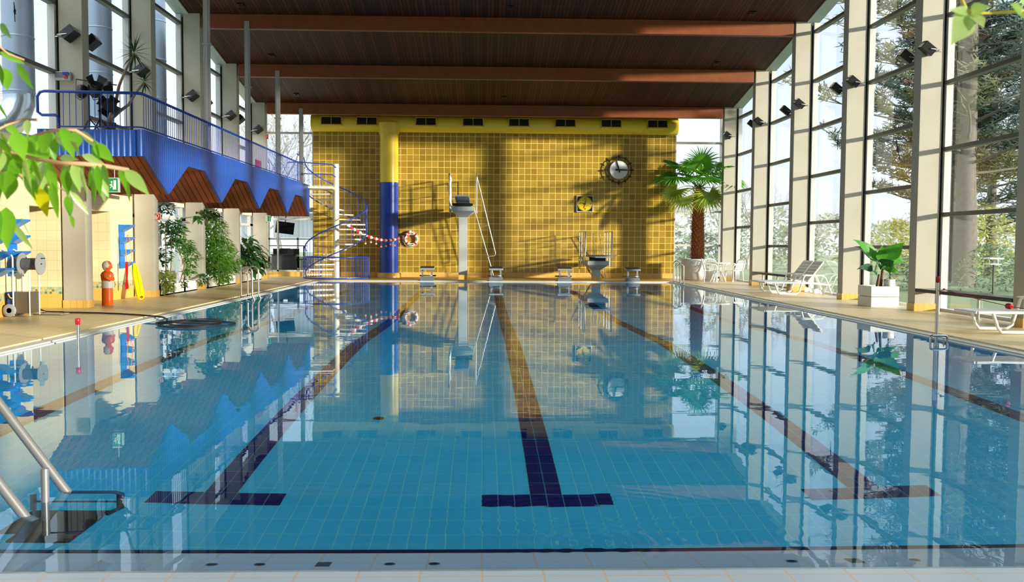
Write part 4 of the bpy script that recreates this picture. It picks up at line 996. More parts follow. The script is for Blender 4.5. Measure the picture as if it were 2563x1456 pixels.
c = MB()
for y in (-.18, .18):
    c.tube([(-.12, y, .02), (-.12, y, 1.05), (-.16, y, 1.12), (-.32, y, 1.20)], .016, 8); c.tube([(.16, y, .02), (.16, y, .80)], .012, 8)
    c.tube([(-.30, y*.3, .88), (-.30, y*.3, .80), (-.06, y*.3, .80)], .01, 6)
c.obj('frame', whitep, t)
c = MB(); c.tube([(-.02, 0, .93), (.27, 0, .93)], .105, 24); dr_ = c.obj('drum_core', M('drum_wound_cable', (88, 88, 92), 0.45, bump=.4, bscale=8), t)
for x in (-.05, .27):
    c = MB(); c.tube([(x, 0, .93), (x+.014, 0, .93)], .195, 36); c.obj('drum_flange', M('drum_flange', (172, 174, 172), 0.4, 0.3), t)
c = MB(); c.tube([(.28, 0, .93), (.30, 0, .93)], .012, 6); c.tube([(.28, .0, 1.03), (.36, 0, 1.03)], .009, 6); c.obj('crank_handle', black, t)
hp = [at(98, 773, Z=DZ+.1), at(106, 776, Z=DZ+.04), at(120, 780, Z=DZ+.02), at(150, 781.5, Z=DZ+.02), at(200, 782, Z=DZ+.02), at(250, 783, Z=DZ+.02), at(300, 785, Z=DZ+.02), at(350, 788, Z=DZ+.02), at(385, 791, Z=DZ+.02), at(408, 793.5, Z=.04), at(418, 798, Z=.03), at(416, 804, Z=.012), at(404, 809, Z=.012), at(394, 814, Z=.012)]
coil = []
ce = at(483, 811, Z=.012)
for q in range(72):
    a = PI+q*2*PI/18; k_ = q/72; rx = .62-.26*k_+.05*math.sin(q*.9); ry = .62-.22*k_+.06*math.sin(q*.55)
    coil.append(Vector((ce.x+rx*math.cos(a)+.05*math.sin(k_*9), ce.y-ry*math.sin(a)+.10*math.cos(k_*7), .012+.014*(q//18))))
hose = thing('cleaner_hose', 'black hose running over the left deck and coiled floating on the water', 'hose', tuple(hp[0]))
c = MB(); c.tube([q-hp[0] for q in hp+coil], [.016]*len(hp)+[.011]*len(coil), 7); c.obj('tube', black_rubber, hose)
q = at(122, 787, Z=DZ)
t = thing('pool_vacuum_head', 'flat grey pool vacuum head lying on the left deck beside the cart', 'vacuum head', tuple(q), -.15)
c = MB(); c.bx(-.28, .32, -.13, .13, .01, .03); c.obj('plate', M('vac_plate', (176, 172, 160), 0.35, 0.5), t, bevel=.004)
c = MB(); c.tube([(-.05, -.1, .04), (.0, .0, .055), (.28, .02, .055), (.33, -.06, .04)], .009, 6); c.obj('tow_bail', black, t)

# rescue manikin
MX, MY = -8.33, 19.4
t = thing('rescue_manikin', 'orange and white rescue training manikin standing on the left deck', 'manikin', (MX, MY, DZ), -PI/2+PI/2)
prof = [(.0, .105, .095), (.02, .115, .105), (.12, .112, .10), (.25, .112, .10), (.36, .108, .098), (.365, .108, .098), (.44, .112, .10), (.51, .115, .10), (.515, .115, .10), (.58, .125, .10), (.64, .125, .10), (.69, .105, .09), (.72, .06, .06), (.735, .05, .055), (.75, .07, .066), (.79, .095, .082), (.84, .10, .086), (.88, .09, .08), (.92, .055, .05), (.935, 0.002, 0.002)]
c = MB(); N = 28; rings = []
for z, rx, ry in prof:
    ring = []
    for j in range(N):
        a = 2*PI*j/N; x, y = rx*math.cos(a), ry*math.sin(a)
        if .76 < z < .82 and abs(a if a < PI else a-2*PI) < .25: x += .022*(1-abs((a if a < PI else a-2*PI))/.25)
        if .60 < z < .66: x += .01*math.cos(a)
        ring.append((x, y, z))
    rings.append(ring)
vs = [p for r in rings for p in r]
for i in range(len(prof)-1):
    pass
o_ = len(c.v); c.v += vs
for i in range(len(prof)-1):
    z = (prof[i][0]+prof[i+1][0])/2
    for j in range(N):
        a = 2*PI*(j+.5)/N; white = (.365 < z < .515) or (z > .74 and math.cos(a) < .1)
        if z > .80 and math.cos(a) > .1 and math.sin(a) < -.75: white = True
        c.f.append((i*N+j, i*N+(j+1) % N, (i+1)*N+(j+1) % N, (i+1)*N+j)); c.m.append(1 if white else 0); c.sm.append(True)
c.add(rings[0], [tuple(reversed(range(N)))])
om_ = M('manikin_orange', (248, 110, 30), 0.28); ow_ = M('manikin_white', (238, 230, 222), 0.3)
c.obj('body', [om_, ow_], t)
for s in (-1, 1):
    c = MB(); c.tube([(.0, s*.095, .66), (.02, s*.125, .60), (.07, s*.115, .555), (.085, s*.09, .54)], [.05, .045, .038, .03], 12); c.ball((.088, s*.085, .537), .032, 10); c.obj('arm_stub', om_, t)
# rescue board and torpedo strap
bt, bb = at(336, 660, X=-8.72), at(352, 742, X=-8.36)
bb.z = DZ+.01; ax = (bt-bb); L = ax.length; axn = ax.normalized()
t = thing('rescue_board', 'yellow rescue float board leaning against the column below the blue rack', 'rescue float', tuple(bb))
sd_ = Vector((axn.z, 0, -axn.x)).normalized(); sd2 = axn.cross(Vector((0.8, -.6, 0))).normalized(); nn = axn.cross(sd2).normalized()
po = [(0, -.035), (.05, -.085), (.12, -.105), (.6, -.105), (.74, -.10), (L-.06, -.06), (L, -.03)]
po = po+[(a, -b_) for a, b_ in reversed(po)]
c = MB(); vs = [axn*a+sd2*b_-nn*.03 for a, b_ in po]+[axn*a+sd2*b_+nn*.03 for a, b_ in po]; n = len(po)
c.add(vs, [tuple(range(n)), tuple(reversed(range(n, 2*n)))]+[(i, i+n, (i+1) % n+n, (i+1) % n) for i in range(n)]); bo = c.obj('foam_body', M('float_yellow', (246, 216, 16), 0.4), t, bevel=.01)
c = MB(); c.tube([axn*.03-sd2*.03-nn*.035, axn*.01-nn*.05, axn*.05+sd2*.03-nn*.035, axn*.07-nn*.036], .018, 8); c.obj('red_strap', red_plastic, t)
c = MB(); c.tube([axn*(L*.12)-nn*.034, axn*(L*.9)-nn*.034], .004, 5); c.obj('centre_seam', M('seam', (150, 130, 20), 0.6), t)
a, b_ = at(319, 655, X=-8.66), at(318, 724, X=-8.66)
t = thing('rescue_tube', 'red rescue strap hanging from the blue rack beside the yellow board', 'rescue tube', tuple(b_))
h = a.z-b_.z; c = MB(); c.prism([(-.03, 0), (.03, .01), (.035, .08), (.012, h*.4), (.03, h*.85), (.02, h), (-.02, h), (-.03, h*.85), (-.012, h*.4), (-.035, .08)], 'Y', -.012, .012); c.obj('strap', red_plastic, t)
c = MB(); c.tube([(0, 0, h), (-.02, 0, h+.35), (.03, 0, h+.62), (.07, 0, h+.55), (.12, 0, h+.1), (.05, 0, h-.05)], .008, 6); c.obj('orange_cord', M('orange_cord', (230, 150, 50), 0.7), t)

# signs
p = at(287, 463, Y=18.0)
t = thing('exit_sign', 'green lit exit sign box hanging under the timber soffit', 'exit sign', tuple(p))
sg = M('sign_green', (0, 146, 84), 0.4); sw = M('sign_white', (232, 240, 230), 0.4)
c = MB(); c.bx(-.10, .09, -.05, .05, -.14, .14); c.obj('case', M('sign_case', (206, 206, 200), 0.5), t, bevel=.006)
c = MB(); c.bx(-.085, .078, -.055, -.05, -.125, .125); fc = c.obj('green_face', sg, t)
c = MB(); c.bx(.0, .05, -.058, -.055, -.09, .09); c.bx(-.075, -.02, -.058, -.055, -.015, .015); c.disc((-.035, -.055, .055), .018, (0, -1, 0), .004, 12); c.tube([(-.035, -.056, .03), (-.03, -.056, -.01), (-.06, -.056, -.06)], .008, 5); c.tube([(-.03, -.056, -.01), (-.01, -.056, -.05), (-.01, -.056, -.09)], .008, 5); c.obj('running_symbol', sw, fc)
c = MB(); c.tube([(0, 0, .14), (0, 0, .37)], .006, 6); c.obj('hanger', white_paint, t)
p = at(663, 547, Y=YK(0)+.12)
t = thing('exit_sign', 'small pale exit sign box on the farthest left column beside the television', 'exit sign', (XC*-1+.07, YK(0)+.12, p.z))
c = MB(); c.bx(-.07, .07, -.10, .10, -.12, .12); c.obj('case', M('sign_case', (206, 206, 200), 0.5), t)
c = MB(); c.bx(.07, .075, -.08, .08, -.10, .10); c.bx(.0, .06, -.104, -.10, -.10, .10); c.obj('green_face', sg, t)
fs = None
for px, py, k, lab in ((393, 542, 3, 'red fire hose sign with white symbol projecting from the left column by the plants'), (666, 342, 0, 'dark red fire sign high on the farthest left column')):
    p = at(px, py, Y=YK(k)+.1)
    if fs is None:
        fs = t = thing('fire_sign', lab, 'sign', tuple(p), 0, 'fire signs')
        c = MB(); c.bx(-.088, .088, -.006, .006, -.088, .088); c.obj('border', M('sign_border', (240, 226, 216), 0.5), t)
        c = MB(); c.bx(-.078, .078, -.009, -.006, -.078, .078); f_ = c.obj('red_panel', M('sign_red', (196, 20, 26), 0.4), t)
        c = MB(); c.tube([(-.035, -.012, -.06), (-.035, -.012, .02), (-.01, -.012, .02), (-.01, -.012, -.06)], .009, 5, closed=True); c.tube([(.0, -.012, -.055), (.03, -.012, -.01), (.045, -.012, .025), (.025, -.012, .058), (-.02, -.012, .055), (-.025, -.012, .02)], .008, 5); c.obj('white_symbol', M('sign_border', (240, 226, 216), 0.5), f_)
    else: place(dup(fs), tuple(p), None, lab)
p = at(157, 190, Y=YK(4)-.06)
t = thing('socket_box', 'grey power socket box with blue and red sockets on the gallery column', 'socket box', tuple(p))
c = MB(); c.bx(-.155, .155, -.03, .06, -.085, .085); c.obj('case', M('socket_case', (178, 182, 186), 0.5), t, bevel=.008)
c = MB(); c.bx(-.14, .02, -.035, -.03, -.04, .07); c.obj('cover', M('socket_cover', (120, 124, 128), 0.3), t)
for x, z, m_ in ((.05, .045, blue_paint), (.105, .045, blue_paint), (.075, -.025, red_plastic)):
    c = MB(); c.disc((x, -.03, z), .034, (0, -1, -.3), .035, 16); c.obj('socket', m_, t)
p = at(646, 411, X=RX-.018)
c = MB(); c.bx(-.006, .006, -.34, .34, -.12, .12); tag(c.obj('red_banner', M('banner_red', (206, 60, 74), 0.6), None, (p.x, p.y, p.z)), 'small red notice fixed to the far part of the balcony railing', 'notice')

# stage lights on the balcony
def stage_stand(lab, px, bar):
    p = at(px, 318, Y=18.25)
    t = thing('lighting_stand', lab, 'lighting stand', (p.x, 18.25, 3.5), 0, 'lighting stands on the balcony')
    c = MB(); c.tube([(0, 0, .1), (0, 0, bar)], .02, 8); c.obj('mast', black, t)
    for a in range(3):
        an = a*2.094+.5; c = MB(); c.tube([(0, 0, .28), (.22*math.cos(an), .22*math.sin(an), .01)], .012, 6); c.obj('leg', black, t)
    return t
s1 = stage_stand('black lighting stand with crossbar at the front of the balcony, the left one', 223, 0.92)
s2 = stage_stand('black lighting stand at the front of the balcony, just left of the yucca', 250, 0.90)
a, b_ = at(190, 198, Y=18.25), at(292, 213, Y=18.25)
c = MB(); c.tube([Vector((a.x-s1.location.x, 0, a.z-3.5)), Vector((b_.x-s1.location.x, 0, b_.z-3.5))], .012, 6); c.tube([Vector((a.x-s1.location.x, 0, a.z-3.5)), Vector((a.x-s1.location.x, 0, a.z-3.72))], .006, 5); c.obj('crossbar', black, s1)
for px, py, ry, rx_, s_, lab in ((205, 229, 0.0, -.45, 1.0, 'black can spotlight facing up with pale lens, left on the stand'), (240, 224, .5, .6, 1.25, 'large black spotlight with shutters in the middle of the crossbar'), (270, 217, -.4, 2.4, .9, 'dark spotlight on the right of the crossbar'), (274, 262, -.9, 2.0, 1.35, 'large black spotlight hanging low beside the yucca stem')):
    p = at(px, py, Y=18.12)
    t = thing('stage_spotlight', lab, 'spotlight', tuple(p)); t.rotation_euler = (rx_, ry, 0)
    c = MB(); c.lathe([(.045*s_, -.13*s_), (.085*s_, -.09*s_), (.095*s_, .02*s_), (.10*s_, .09*s_)], 18); c.obj('can', black, t)
    c = MB(); c.disc((0, 0, .085*s_), .09*s_, (0, 0, 1), .004, 18); c.obj('lens', M('spot_lens', (196, 204, 206), 0.25) if rx_ < 0 else M('spot_lens_dark', (70, 74, 80), 0.2), t)
    c = MB(); c.tube([(.11*s_, 0, 0), (.11*s_, .0, -.10*s_), (0, 0, -.2*s_), (-.11*s_, 0, -.10*s_), (-.11*s_, 0, 0)], .008, 5); c.obj('yoke', black, t)
    if s_ > 1.1:
        c = MB()
        for a in range(4):
            an = a*PI/2; c.add([(.1*s_*math.cos(an-.6), .1*s_*math.sin(an-.6), .09*s_), (.1*s_*math.cos(an+.6), .1*s_*math.sin(an+.6), .09*s_), (.17*s_*math.cos(an+.5), .17*s_*math.sin(an+.5), .17*s_), (.17*s_*math.cos(an-.5), .17*s_*math.sin(an-.5), .17*s_)], [(0, 1, 2, 3)])
        c.obj('barn_doors', black, t)
# yucca
p = at(272, 318, Y=18.45)
t = thing('yucca', 'tall bare-stemmed yucca with two spiky heads on the balcony', 'potted plant', (p.x, 18.45, 3.5))
yk = lf('yucca_leaf', (48, 84, 46), (30, 58, 34), .25); ys = M('yucca_stem', (150, 128, 104), 0.8, var=.3)
def rel(px, py, Y): q = at(px, py, Y=Y); return Vector((q.x-t.location.x, Y-18.45, q.z-3.5))
c = MB(); c.lathe([(.12, 0), (.14, .22), (.12, .22), (0, .2)], 18); c.obj('pot', M('terracotta', (92, 80, 68), 0.8), t)
s1_ = [Vector((0, 0, .2)), rel(276, 298, 18.45), rel(290, 255, 18.4), rel(298, 215, 18.35), rel(310, 185, 18.35), rel(336, 132, 18.35)]
s2_ = [rel(278, 296, 18.45), rel(300, 278, 18.35), rel(322, 262, 18.25), rel(340, 232, 18.2), rel(362, 205, 18.2)]
c = MB(); c.tube(s1_, [.06, .055, .035, .03, .026, .024], 8); c.tube(s2_, [.045, .032, .028, .024, .02], 8); c.obj('stem', ys, t)
for h, L, n in ((s1_[-1], .42, 46), (s2_[-1], .27, 34)):
    c = MB()
    for i in range(n):
        a = i*2.4; e_ = -1.0+2.4*i/n; c.leaf(h+Vector((0, 0, (i/n-.5)*.08)), (math.cos(a)*math.cos(e_), math.sin(a)*math.cos(e_), math.sin(e_)), (0, 0, 1) if abs(e_) < 1.2 else (1, 0, 0), L*RND.uniform(.85, 1.1), .028, .35, .3, 4, .55)
    c.obj('leaf_head', yk, t)

# television and café furniture
p = at(713, 570, Y=36.9)
t = thing('television', 'flat black television tilted towards the pool behind the café glass', 'television', (p.x, 36.9, p.z)); t.rotation_euler = (math.radians(-8), math.radians(7), math.radians(14))
c = MB(); c.bx(-.36, .36, -.03, .03, -.235, .235); c.obj('screen', M('tv_black', (8, 8, 12), 0.2), t, bevel=.006)
c = MB(); c.tube([(0, .03, 0), (0, .2, .1), (0, .25, .8)], .02, 6); c.obj('mount', black, t)
p = at(715, 660, Y=37.6)
t = thing('cafe_counter', 'dark counter cabinet behind the café glass', 'counter', (p.x, 37.6, .24))
c = MB(); c.bx(-.50, .42, -.25, .25, 0, .62); c.obj('body', M('counter_body', (54, 56, 60), 0.5), t)
c = MB(); c.bx(-.55, .47, -.3, .3, .62, .66); c.obj('top', M('counter_top', (26, 26, 28), 0.4), t)
cp = None
for i, (px, Yc, rz, lab) in enumerate(((697, 38.4, .3, 'dark café chair behind the left end of the counter'), (726, 38.6, -.2, 'dark café chair behind the right end of the counter'), (752, 37.8, 1.2, 'dark café chair beside the spiral stair'), (712, 40.2, 0, 'dark café chair at the high table below the television'))):
    p = at(px, 640, Y=Yc)
    if cp is None:
        cp = t = thing('cafe_chair', lab, 'chair', (p.x, Yc, .24), rz, 'café chairs')
        dk = M('chair_dark', (36, 36, 40), 0.5)
        c = MB(); c.bx(-.2, .2, -.2, .2, .44, .47); c.obj('seat', dk, t)
        c = MB(); c.bx(-.2, .2, .18, .21, .62, .88); c.obj('backrest', dk, t)
        for sx in (-1, 1):
            for sy in (-1, 1):
                c = MB(); c.tube([(sx*.19, sy*.19, 0), (sx*.19, sy*.19, .9 if sy > 0 else .45)], .012, 6); c.obj('leg', dk, t)
    else: place(dup(cp), (p.x, Yc, .24), rz, lab)
p = at(708, 612, Y=40); t = thing('high_table', 'long pale table behind the dark chairs in the café', 'table', (p.x, 40, .24))
c = MB(); c.bx(-.9, 1.0, -.3, .3, .98, 1.02); c.obj('table_top', M('table_grey', (150, 150, 150), 0.4), t)
for x in (-.8, .9):
    c = MB(); c.tube([(x, 0, 0), (x, 0, .98)], .03, 8); c.obj('leg', MATS['chair_dark'], t)
# curtains of the lounge behind the plants
def curtmat():
    m, t_, o = newmat('net_curtain'); d = t_.nodes.new('ShaderNodeBsdfDiffuse'); d.inputs[0].default_value = (.8, .81, .84, 1); r = t_.nodes.new('ShaderNodeBsdfTranslucent'); r.inputs[0].default_value = (.8, .82, .88, 1)
    mx = t_.nodes.new('ShaderNodeMixShader'); mx.inputs[0].default_value = .55; t_.links.new(d.outputs[0], mx.inputs[1]); t_.links.new(r.outputs[0], mx.inputs[2]); t_.links.new(mx.outputs[0], o.inputs[0]); return m
cm_ = curtmat()
def curtain(lab, p0, p1, z0, z1):
    p0, p1 = Vector(p0), Vector(p1); n = int((p1-p0).length/.035); d = (p1-p0).normalized(); s_ = Vector((-d.y, d.x, 0)); c = MB(); vs = []
    for i in range(n+1):
        q = p0.lerp(p1, i/n)+s_*(.035*math.sin(i*1.15)+.012*math.sin(i*2.9)); vs += [(q.x, q.y, z0), (q.x, q.y, z1)]
    c.add(vs, [(2*i, 2*i+2, 2*i+3, 2*i+1) for i in range(n)], 0, True); tag(c.obj('curtain', cm_), lab, 'curtain', 'net curtains')
for k, w_ in ((3, 'in the window behind the climbing plants'), (2, 'in the window behind the tall fig'), (1, 'in the window behind the big-leaved plant')):
    curtain('pale net curtain '+w_, (-9.3, YK(k)+.4, 0), (-9.3, YK(k-1)-.1, 0), .05, 2.4)
curtain('pale net curtain across the far café window, the left length', (-13.5, 41.7, 0), (-10.6, 41.7, 0), .3, 2.7)
curtain('pale net curtain across the far café window, the right length', (-9.9, 41.7, 0), (-7.3, 41.7, 0), 1.6, 2.7)

# planter troughs and plants along the left windows
tr_m = M('trough_white', (236, 230, 220), 0.45)
tp = None
for i, (y0, y1, w_) in enumerate(((22.80, 23.75, 'nearest the camera under the variegated plant'), (23.80, 24.65, 'second in the row by the left windows'), (24.70, 25.75, 'third in the row, just before the next column'), (26.75, 27.85, 'below the tall fig, first after the column'), (27.90, 28.85, 'below the tall fig, second after the column'), (28.90, 29.75, 'below the tall fig, third after the column'), (30.5, 31.7, 'under the big-leaved plant'), (31.75, 33.2, 'farthest, beside the café step'))):
    lab = 'white plant trough '+w_
    if tp is None: tp = t = thing('plant_trough', lab, 'planter', (-8.62, (y0+y1)/2, DZ), 0, 'white plant troughs')
    else: t = thing('plant_trough', lab, 'planter', (-8.62, (y0+y1)/2, DZ), 0, 'white plant troughs')
    h_ = (y1-y0)/2-.02; c = MB(); c.bx(-.2, .2, -h_, -h_+.03, 0, .27); c.bx(-.2, .2, h_-.03, h_, 0, .27); c.bx(-.2, -.17, -h_, h_, 0, .27); c.bx(.17, .2, -h_, h_, 0, .27); c.bx(-.2, .2, -h_, h_, 0, .03); c.obj('trough', tr_m, t)
    c = MB(); c.bx(-.17, .17, -h_+.03, h_-.03, .03, .22); c.obj('soil', MATS['soil'], t)
lg1 = lf('leaf_mid', (104, 152, 62), (66, 116, 48), .4); lg2 = lf('leaf_dark', (66, 110, 56), (38, 76, 42), .3); lg3 = lf('leaf_light', (166, 190, 84), (204, 212, 120), .4); lg4 = lf('leaf_fig', (122, 166, 62), (70, 120, 42), .45)
stm = M('plant_stem', (120, 92, 60), 0.8, var=.3); stm2 = M('pale_stem', (196, 150, 110), 0.8)
def bush(name, lab, y, stems, blobs, lsize, lw_, mat, count, x=-8.62, z=DZ+.22, seed=1, droop=.6, sm=None):
    R = random.Random(seed); t = thing(name, lab, 'potted plant', (x, y, z))
    c = MB()
    for s_ in stems: c.tube(s_, [.018-.011*i/max(1, len(s_)-1) for i in range(len(s_))], 5)
    c.obj('stem', sm or stm, t); c = MB(); tot = sum(b[6] for b in blobs)
    for bx_, by_, bz_, rx, ry, rz, wgt in blobs:
        for i in range(int(count*wgt/tot)):
            while True:
                u = Vector((R.uniform(-1, 1), R.uniform(-1, 1), R.uniform(-1, 1)))
                if u.length < 1: break
            q = Vector((bx_+u.x*rx, by_+u.y*ry, bz_+u.z*rz)); d = Vector((u.x+R.uniform(-.6, .6)+.35, u.y+R.uniform(-.6, .6), R.uniform(-.3, .6)))
            c.leaf(q, d, (R.uniform(-.4, .4)+.3, R.uniform(-.4, .4), 1), lsize*R.uniform(.7, 1.2), lw_*R.uniform(.8, 1.2), droop, .2, 3, .75)
    c.obj('leaves', mat, t); return t
V = Vector
bush('climbing_plant', 'tall thin climbing plant with dark leaves up to the soffit, first in the left row', 24.0, [[V((0, -.2, 0)), V((.05, -.3, .8)), V((0, -.2, 1.5)), V((.1, .2, 2.0))], [V((0, .1, 0)), V((.1, .0, .9)), V((.0, .2, 1.7))]], [(.05, -.5, 1.95, .25, .6, .16, 2), (.1, -.1, 1.45, .25, .42, .2, 3), (.05, .5, 1.55, .2, .35, .25, 2), (.1, -.6, .75, .2, .25, .22, 1.6), (.1, .1, 1.1, .2, .4, .22, 2)], .14, .065, lg2, 480, seed=2)
bush('leafy_climber', 'bright green leafy climber hanging in clumps, right of the tall thin climber', 24.9, [[V((0, 0, 0)), V((.1, .1, .5)), V((0, -.2, 1.0)), V((.1, -.4, 1.5))], [V((0, .3, 0)), V((.05, .5, .6)), V((.1, .4, 1.0))]], [(.1, -.55, 1.35, .22, .3, .32, 3), (.15, .0, 1.0, .22, .45, .22, 3), (.15, .5, .72, .2, .3, .3, 2), (.15, .3, .35, .15, .25, .15, 1)], .17, .065, lg1, 470, seed=3, droop=.9)
bush('variegated_plant', 'low yellow-green variegated plant overflowing the nearest white trough', 23.25, [[V((0, 0, 0)), V((.1, 0, .3))], [V((0, .2, 0)), V((.1, .3, .35))]], [(.12, 0, .22, .25, .5, .22, 3), (.28, -.1, -.02, .10, .3, .14, 1)], .14, .06, lg3, 420, seed=4, droop=.9)
bush('weeping_fig', 'tall dense weeping fig in the middle of the left row of plants', 28.0, [[V((-.05, -.9, 0)), V((0, -.8, .5)), V((0, -.3, .9)), V((.05, 0, 1.3))], [V((-.05, -.95, 0)), V((.02, -1.0, .5)), V((.05, -.9, .9))], [V((0, 0, 0)), V((0, 0, .9)), V((0, .1, 1.9))]], [(.05, -.1, 1.45, .35, .75, .45, 5), (.1, .1, .9, .42, 1.2, .40, 7), (.12, -.1, .40, .36, 1.1, .34, 6), (.05, -.3, 1.9, .2, .4, .16, 1), (.3, .0, .02, .12, .8, .15, 1.2)], .15, .048, lg4, 3300, seed=5, droop=1.1, sm=stm2)
bush('rubber_plant_branch', 'overhanging rubber plant branch with big oval leaves just below the soffit', 26.95, [[V((0, 0, 0)), V((.05, -.1, 1.2)), V((.28, -.6, 1.85)), V((.35, -1.6, 1.95))], [V((0, 0, 0)), V((.05, .0, 1.4)), V((.2, .15, 2.0))]], [(.42, -1.5, 1.80, .12, .35, .16, 2), (.35, -.35, 1.92, .12, .55, .13, 3)], .24, .11, lf('rubber_leaf', (62, 110, 40), (24, 56, 26), .3), 60, seed=6, droop=.9)
bush('big_leaved_plant', 'dark plant with very large leaves beside the café step, last in the left row', 31.6, [[V((0, -.3, 0)), V((.1, -.5, .6)), V((.1, -.7, 1.0))], [V((0, 0, 0)), V((.1, .2, .9))], [V((0, .3, 0)), V((.15, .8, .7))]], [(.15, .0, .85, .35, .9, .35, 4), (.25, .2, .40, .35, 1.1, .3, 3)], .46, .20, lg2, 130, seed=7, droop=1.3)
bush('arching_fern', 'mid green bushy fern between the fig and the big-leaved plant', 29.45, [[V((0, 0, 0)), V((.1, 0, .4))]], [(.15, 0, .45, .3, .5, .35, 1)], .2, .05, lg1, 320, seed=8, droop=1.2)
bush('spiky_houseplant', 'thin grassy plant with upright blades near the farthest left column', 32.2, [[V((0, 0, 0)), V((0, 0, .6))]], [(0, 0, 1.0, .12, .3, .28, 1)], .4, .02, lg2, 50, seed=9, droop=.6)
bush('trailing_plant', 'dark trailing plant in front of the second left column base', 25.9, [[V((.1, 0, 0)), V((.3, .1, .15))]], [(.30, .1, .08, .12, .4, .16, 1)], .2, .10, lg2, 22, seed=10, droop=1.0)
bush('trailing_plant', 'small tuft of green leaves trailing over the second white trough', 24.5, [[V((.1, 0, 0)), V((.25, .0, .05))]], [(.24, .0, .0, .08, .18, .12, 1)], .11, .05, lg2, 40, seed=11, droop=1.0)

# bird silhouettes on the panes
def bird(lab, p, axis, rot, sc):
    o = [(-.02, .42), (.03, .40), (.05, .15), (.12, .06), (.10, .02), (.06, -.02), (.08, -.10), (.04, -.10), (.02, -.06), (.0, -.12), (-.04, -.42), (-.09, -.40), (-.06, -.1), (-.10, .03), (-.06, .10), (-.04, .2)]
    c = MB(); cs_, sn_ = math.cos(rot), math.sin(rot); q = [((a*cs_-b_*sn_)*sc, (a*sn_+b_*cs_)*sc) for a, b_ in o]
    c.prism(q, axis, -.002, .002); tag(c.obj('bird_silhouette', M('decal_black', (14, 12, 20), 0.6), None, tuple(p)), lab, 'sticker', 'bird silhouettes on the panes')
bird('black bird silhouette sticker on the large right pane above the banana plant', at(2247, 375, X=9.0), 'X', -.35, .62)
bird('black bird silhouette sticker on the right pane beside the fourth column', at(2097, 355, X=9.0), 'X', .2, .5)
bird('black bird silhouette sticker on the upper left pane at the picture corner', at(37, 30, X=-9.0), 'X', .15, .42)
# ------------------------------------------------------------------ outside
go = None
for i, (y, lab) in enumerate(((19.25, 'nearest galvanised round duct outside the left windows, bending at its foot'), (23.25, 'second galvanised round duct outside the left windows'), (27.15, 'third galvanised round duct outside the left windows'), (31.0, 'farthest galvanised round duct outside the left windows'))):
    if go is None:
        go = t = thing('outdoor_duct', lab, 'air duct', (-9.98, y, 3.6), 0, 'outdoor ducts')
        c = MB(); c.tube([(0, 0, .75), (0, 0, 7.0)], .30, 28); c.obj('upright_pipe', galv, t)
        c = MB(); c.tube([(0, 0, .78), (0, 0, .6), (-.05, -.08, .35), (-.16, -.2, .12), (-.35, -.4, -.04), (-.9, -1.1, -.12), (-2.2, -2.4, -.12)], .30, 28); c.obj('elbow', M('shiny_duct', (196, 204, 214), 0.2, 0.85), t)
        for z in (.8, 1.9, 3.0, 4.1, 5.2, 6.3):
            c = MB(); c.lathe([(.302, z), (.31, z+.01), (.31, z+.03), (.302, z+.04)], 28); c.obj('joint_ring', galv, t)
    else: place(dup(go), (-9.98, y, 3.6), None, lab)

bark = M('bark_grey', (112, 104, 98), 0.9, var=.35, vscale=4); twig_m = M('twig_hazed', (176, 164, 156), 0.9, var=.3); bark_d = M('pine_bark', (104, 98, 92), 0.9, var=.4, vscale=6)  # twig colour is paled to stand for distance haze
def bare_mesh(seed, h, spread, twig_mat, lv=5, leaves=0):
    R = random.Random(seed); b = MB(); lvs = MB()
    def grow(p, d, L, r, k):
        pts = [p]; q = p.copy(); dd = d.copy()
        for i in range(3):
            dd = (dd+V((R.uniform(-.25, .25), R.uniform(-.25, .25), R.uniform(-.05, .2)))).normalized(); q = q+dd*(L/3); pts.append(q.copy())
        b.tube(pts, [r, r*.85, r*.7, r*.55], 4 if k < 2 else 3, caps=False)
        if k == 0:
            for j in range(leaves):
                if R.random() < .6: lvs.leaf(pts[R.randrange(4)], (R.uniform(-1, 1), R.uniform(-1, 1), R.uniform(-1, .3)), (0, 0, 1), .14, .10, .3, .1, 2)
            return
        for i in range(R.choice((3, 3, 4)) if k > 1 else 4):
            s_ = R.uniform(.35, 1.0); base = pts[min(3, 1+int(s_*3))] if s_ < .95 else pts[3]
            a = R.uniform(0, 2*PI); e_ = R.uniform(.3, .9)*spread
            o1 = dd.orthogonal().normalized(); o2 = dd.cross(o1); nd = (dd*math.cos(e_)+(o1*math.cos(a)+o2*math.sin(a))*math.sin(e_)).normalized()
            grow(base, nd, L*R.uniform(.6, .8), r*.5, k-1)
    grow(V((0, 0, 0)), V((0, 0, 1)), h*.36, h*.016, lv)
    return b, lvs
def bare_tree(name, lab, loc, seed, h, spread=1.0, mat=twig_m, lv=5, leaves=0, lmat=None, group=None):
    t = thing(name, lab, 'tree', loc, 0, group); b, l = bare_mesh(seed, h, spread, mat, lv, leaves); b.obj('branches', mat, t)
    if leaves: l.obj('leaves', lmat, t)
    return t
birch_l = lf('birch_leaf', (186, 160, 120), (150, 140, 90), .4)
bare_tree('birch_tree', 'birch with a few brown leaves beyond the far left upper window', (-11.3, 50, -.1), 21, 10.5, .9, M('birch_bark', (160, 152, 146), 0.8), 5, 1, birch_l)
bare_tree('birch_tree', 'bare birch beyond the far left corner, left of the leafy one', (-13.6, 53, -.1), 22, 9.0, .9, MATS['birch_bark'], 5, 1, birch_l)
b1 = bare_tree('bare_tree', 'bare grey tree behind the palm, the left one', (10.0, 52, -.1), 31, 5.6, 1.1, twig_m, 5, 0, None, 'bare trees beyond the far windows')
b2 = bare_tree('bare_tree', 'bare grey tree behind the palm, the right one', (12.9, 50, -.1), 32, 5.2, 1.1, twig_m, 5, 0, None, 'bare trees beyond the far windows')
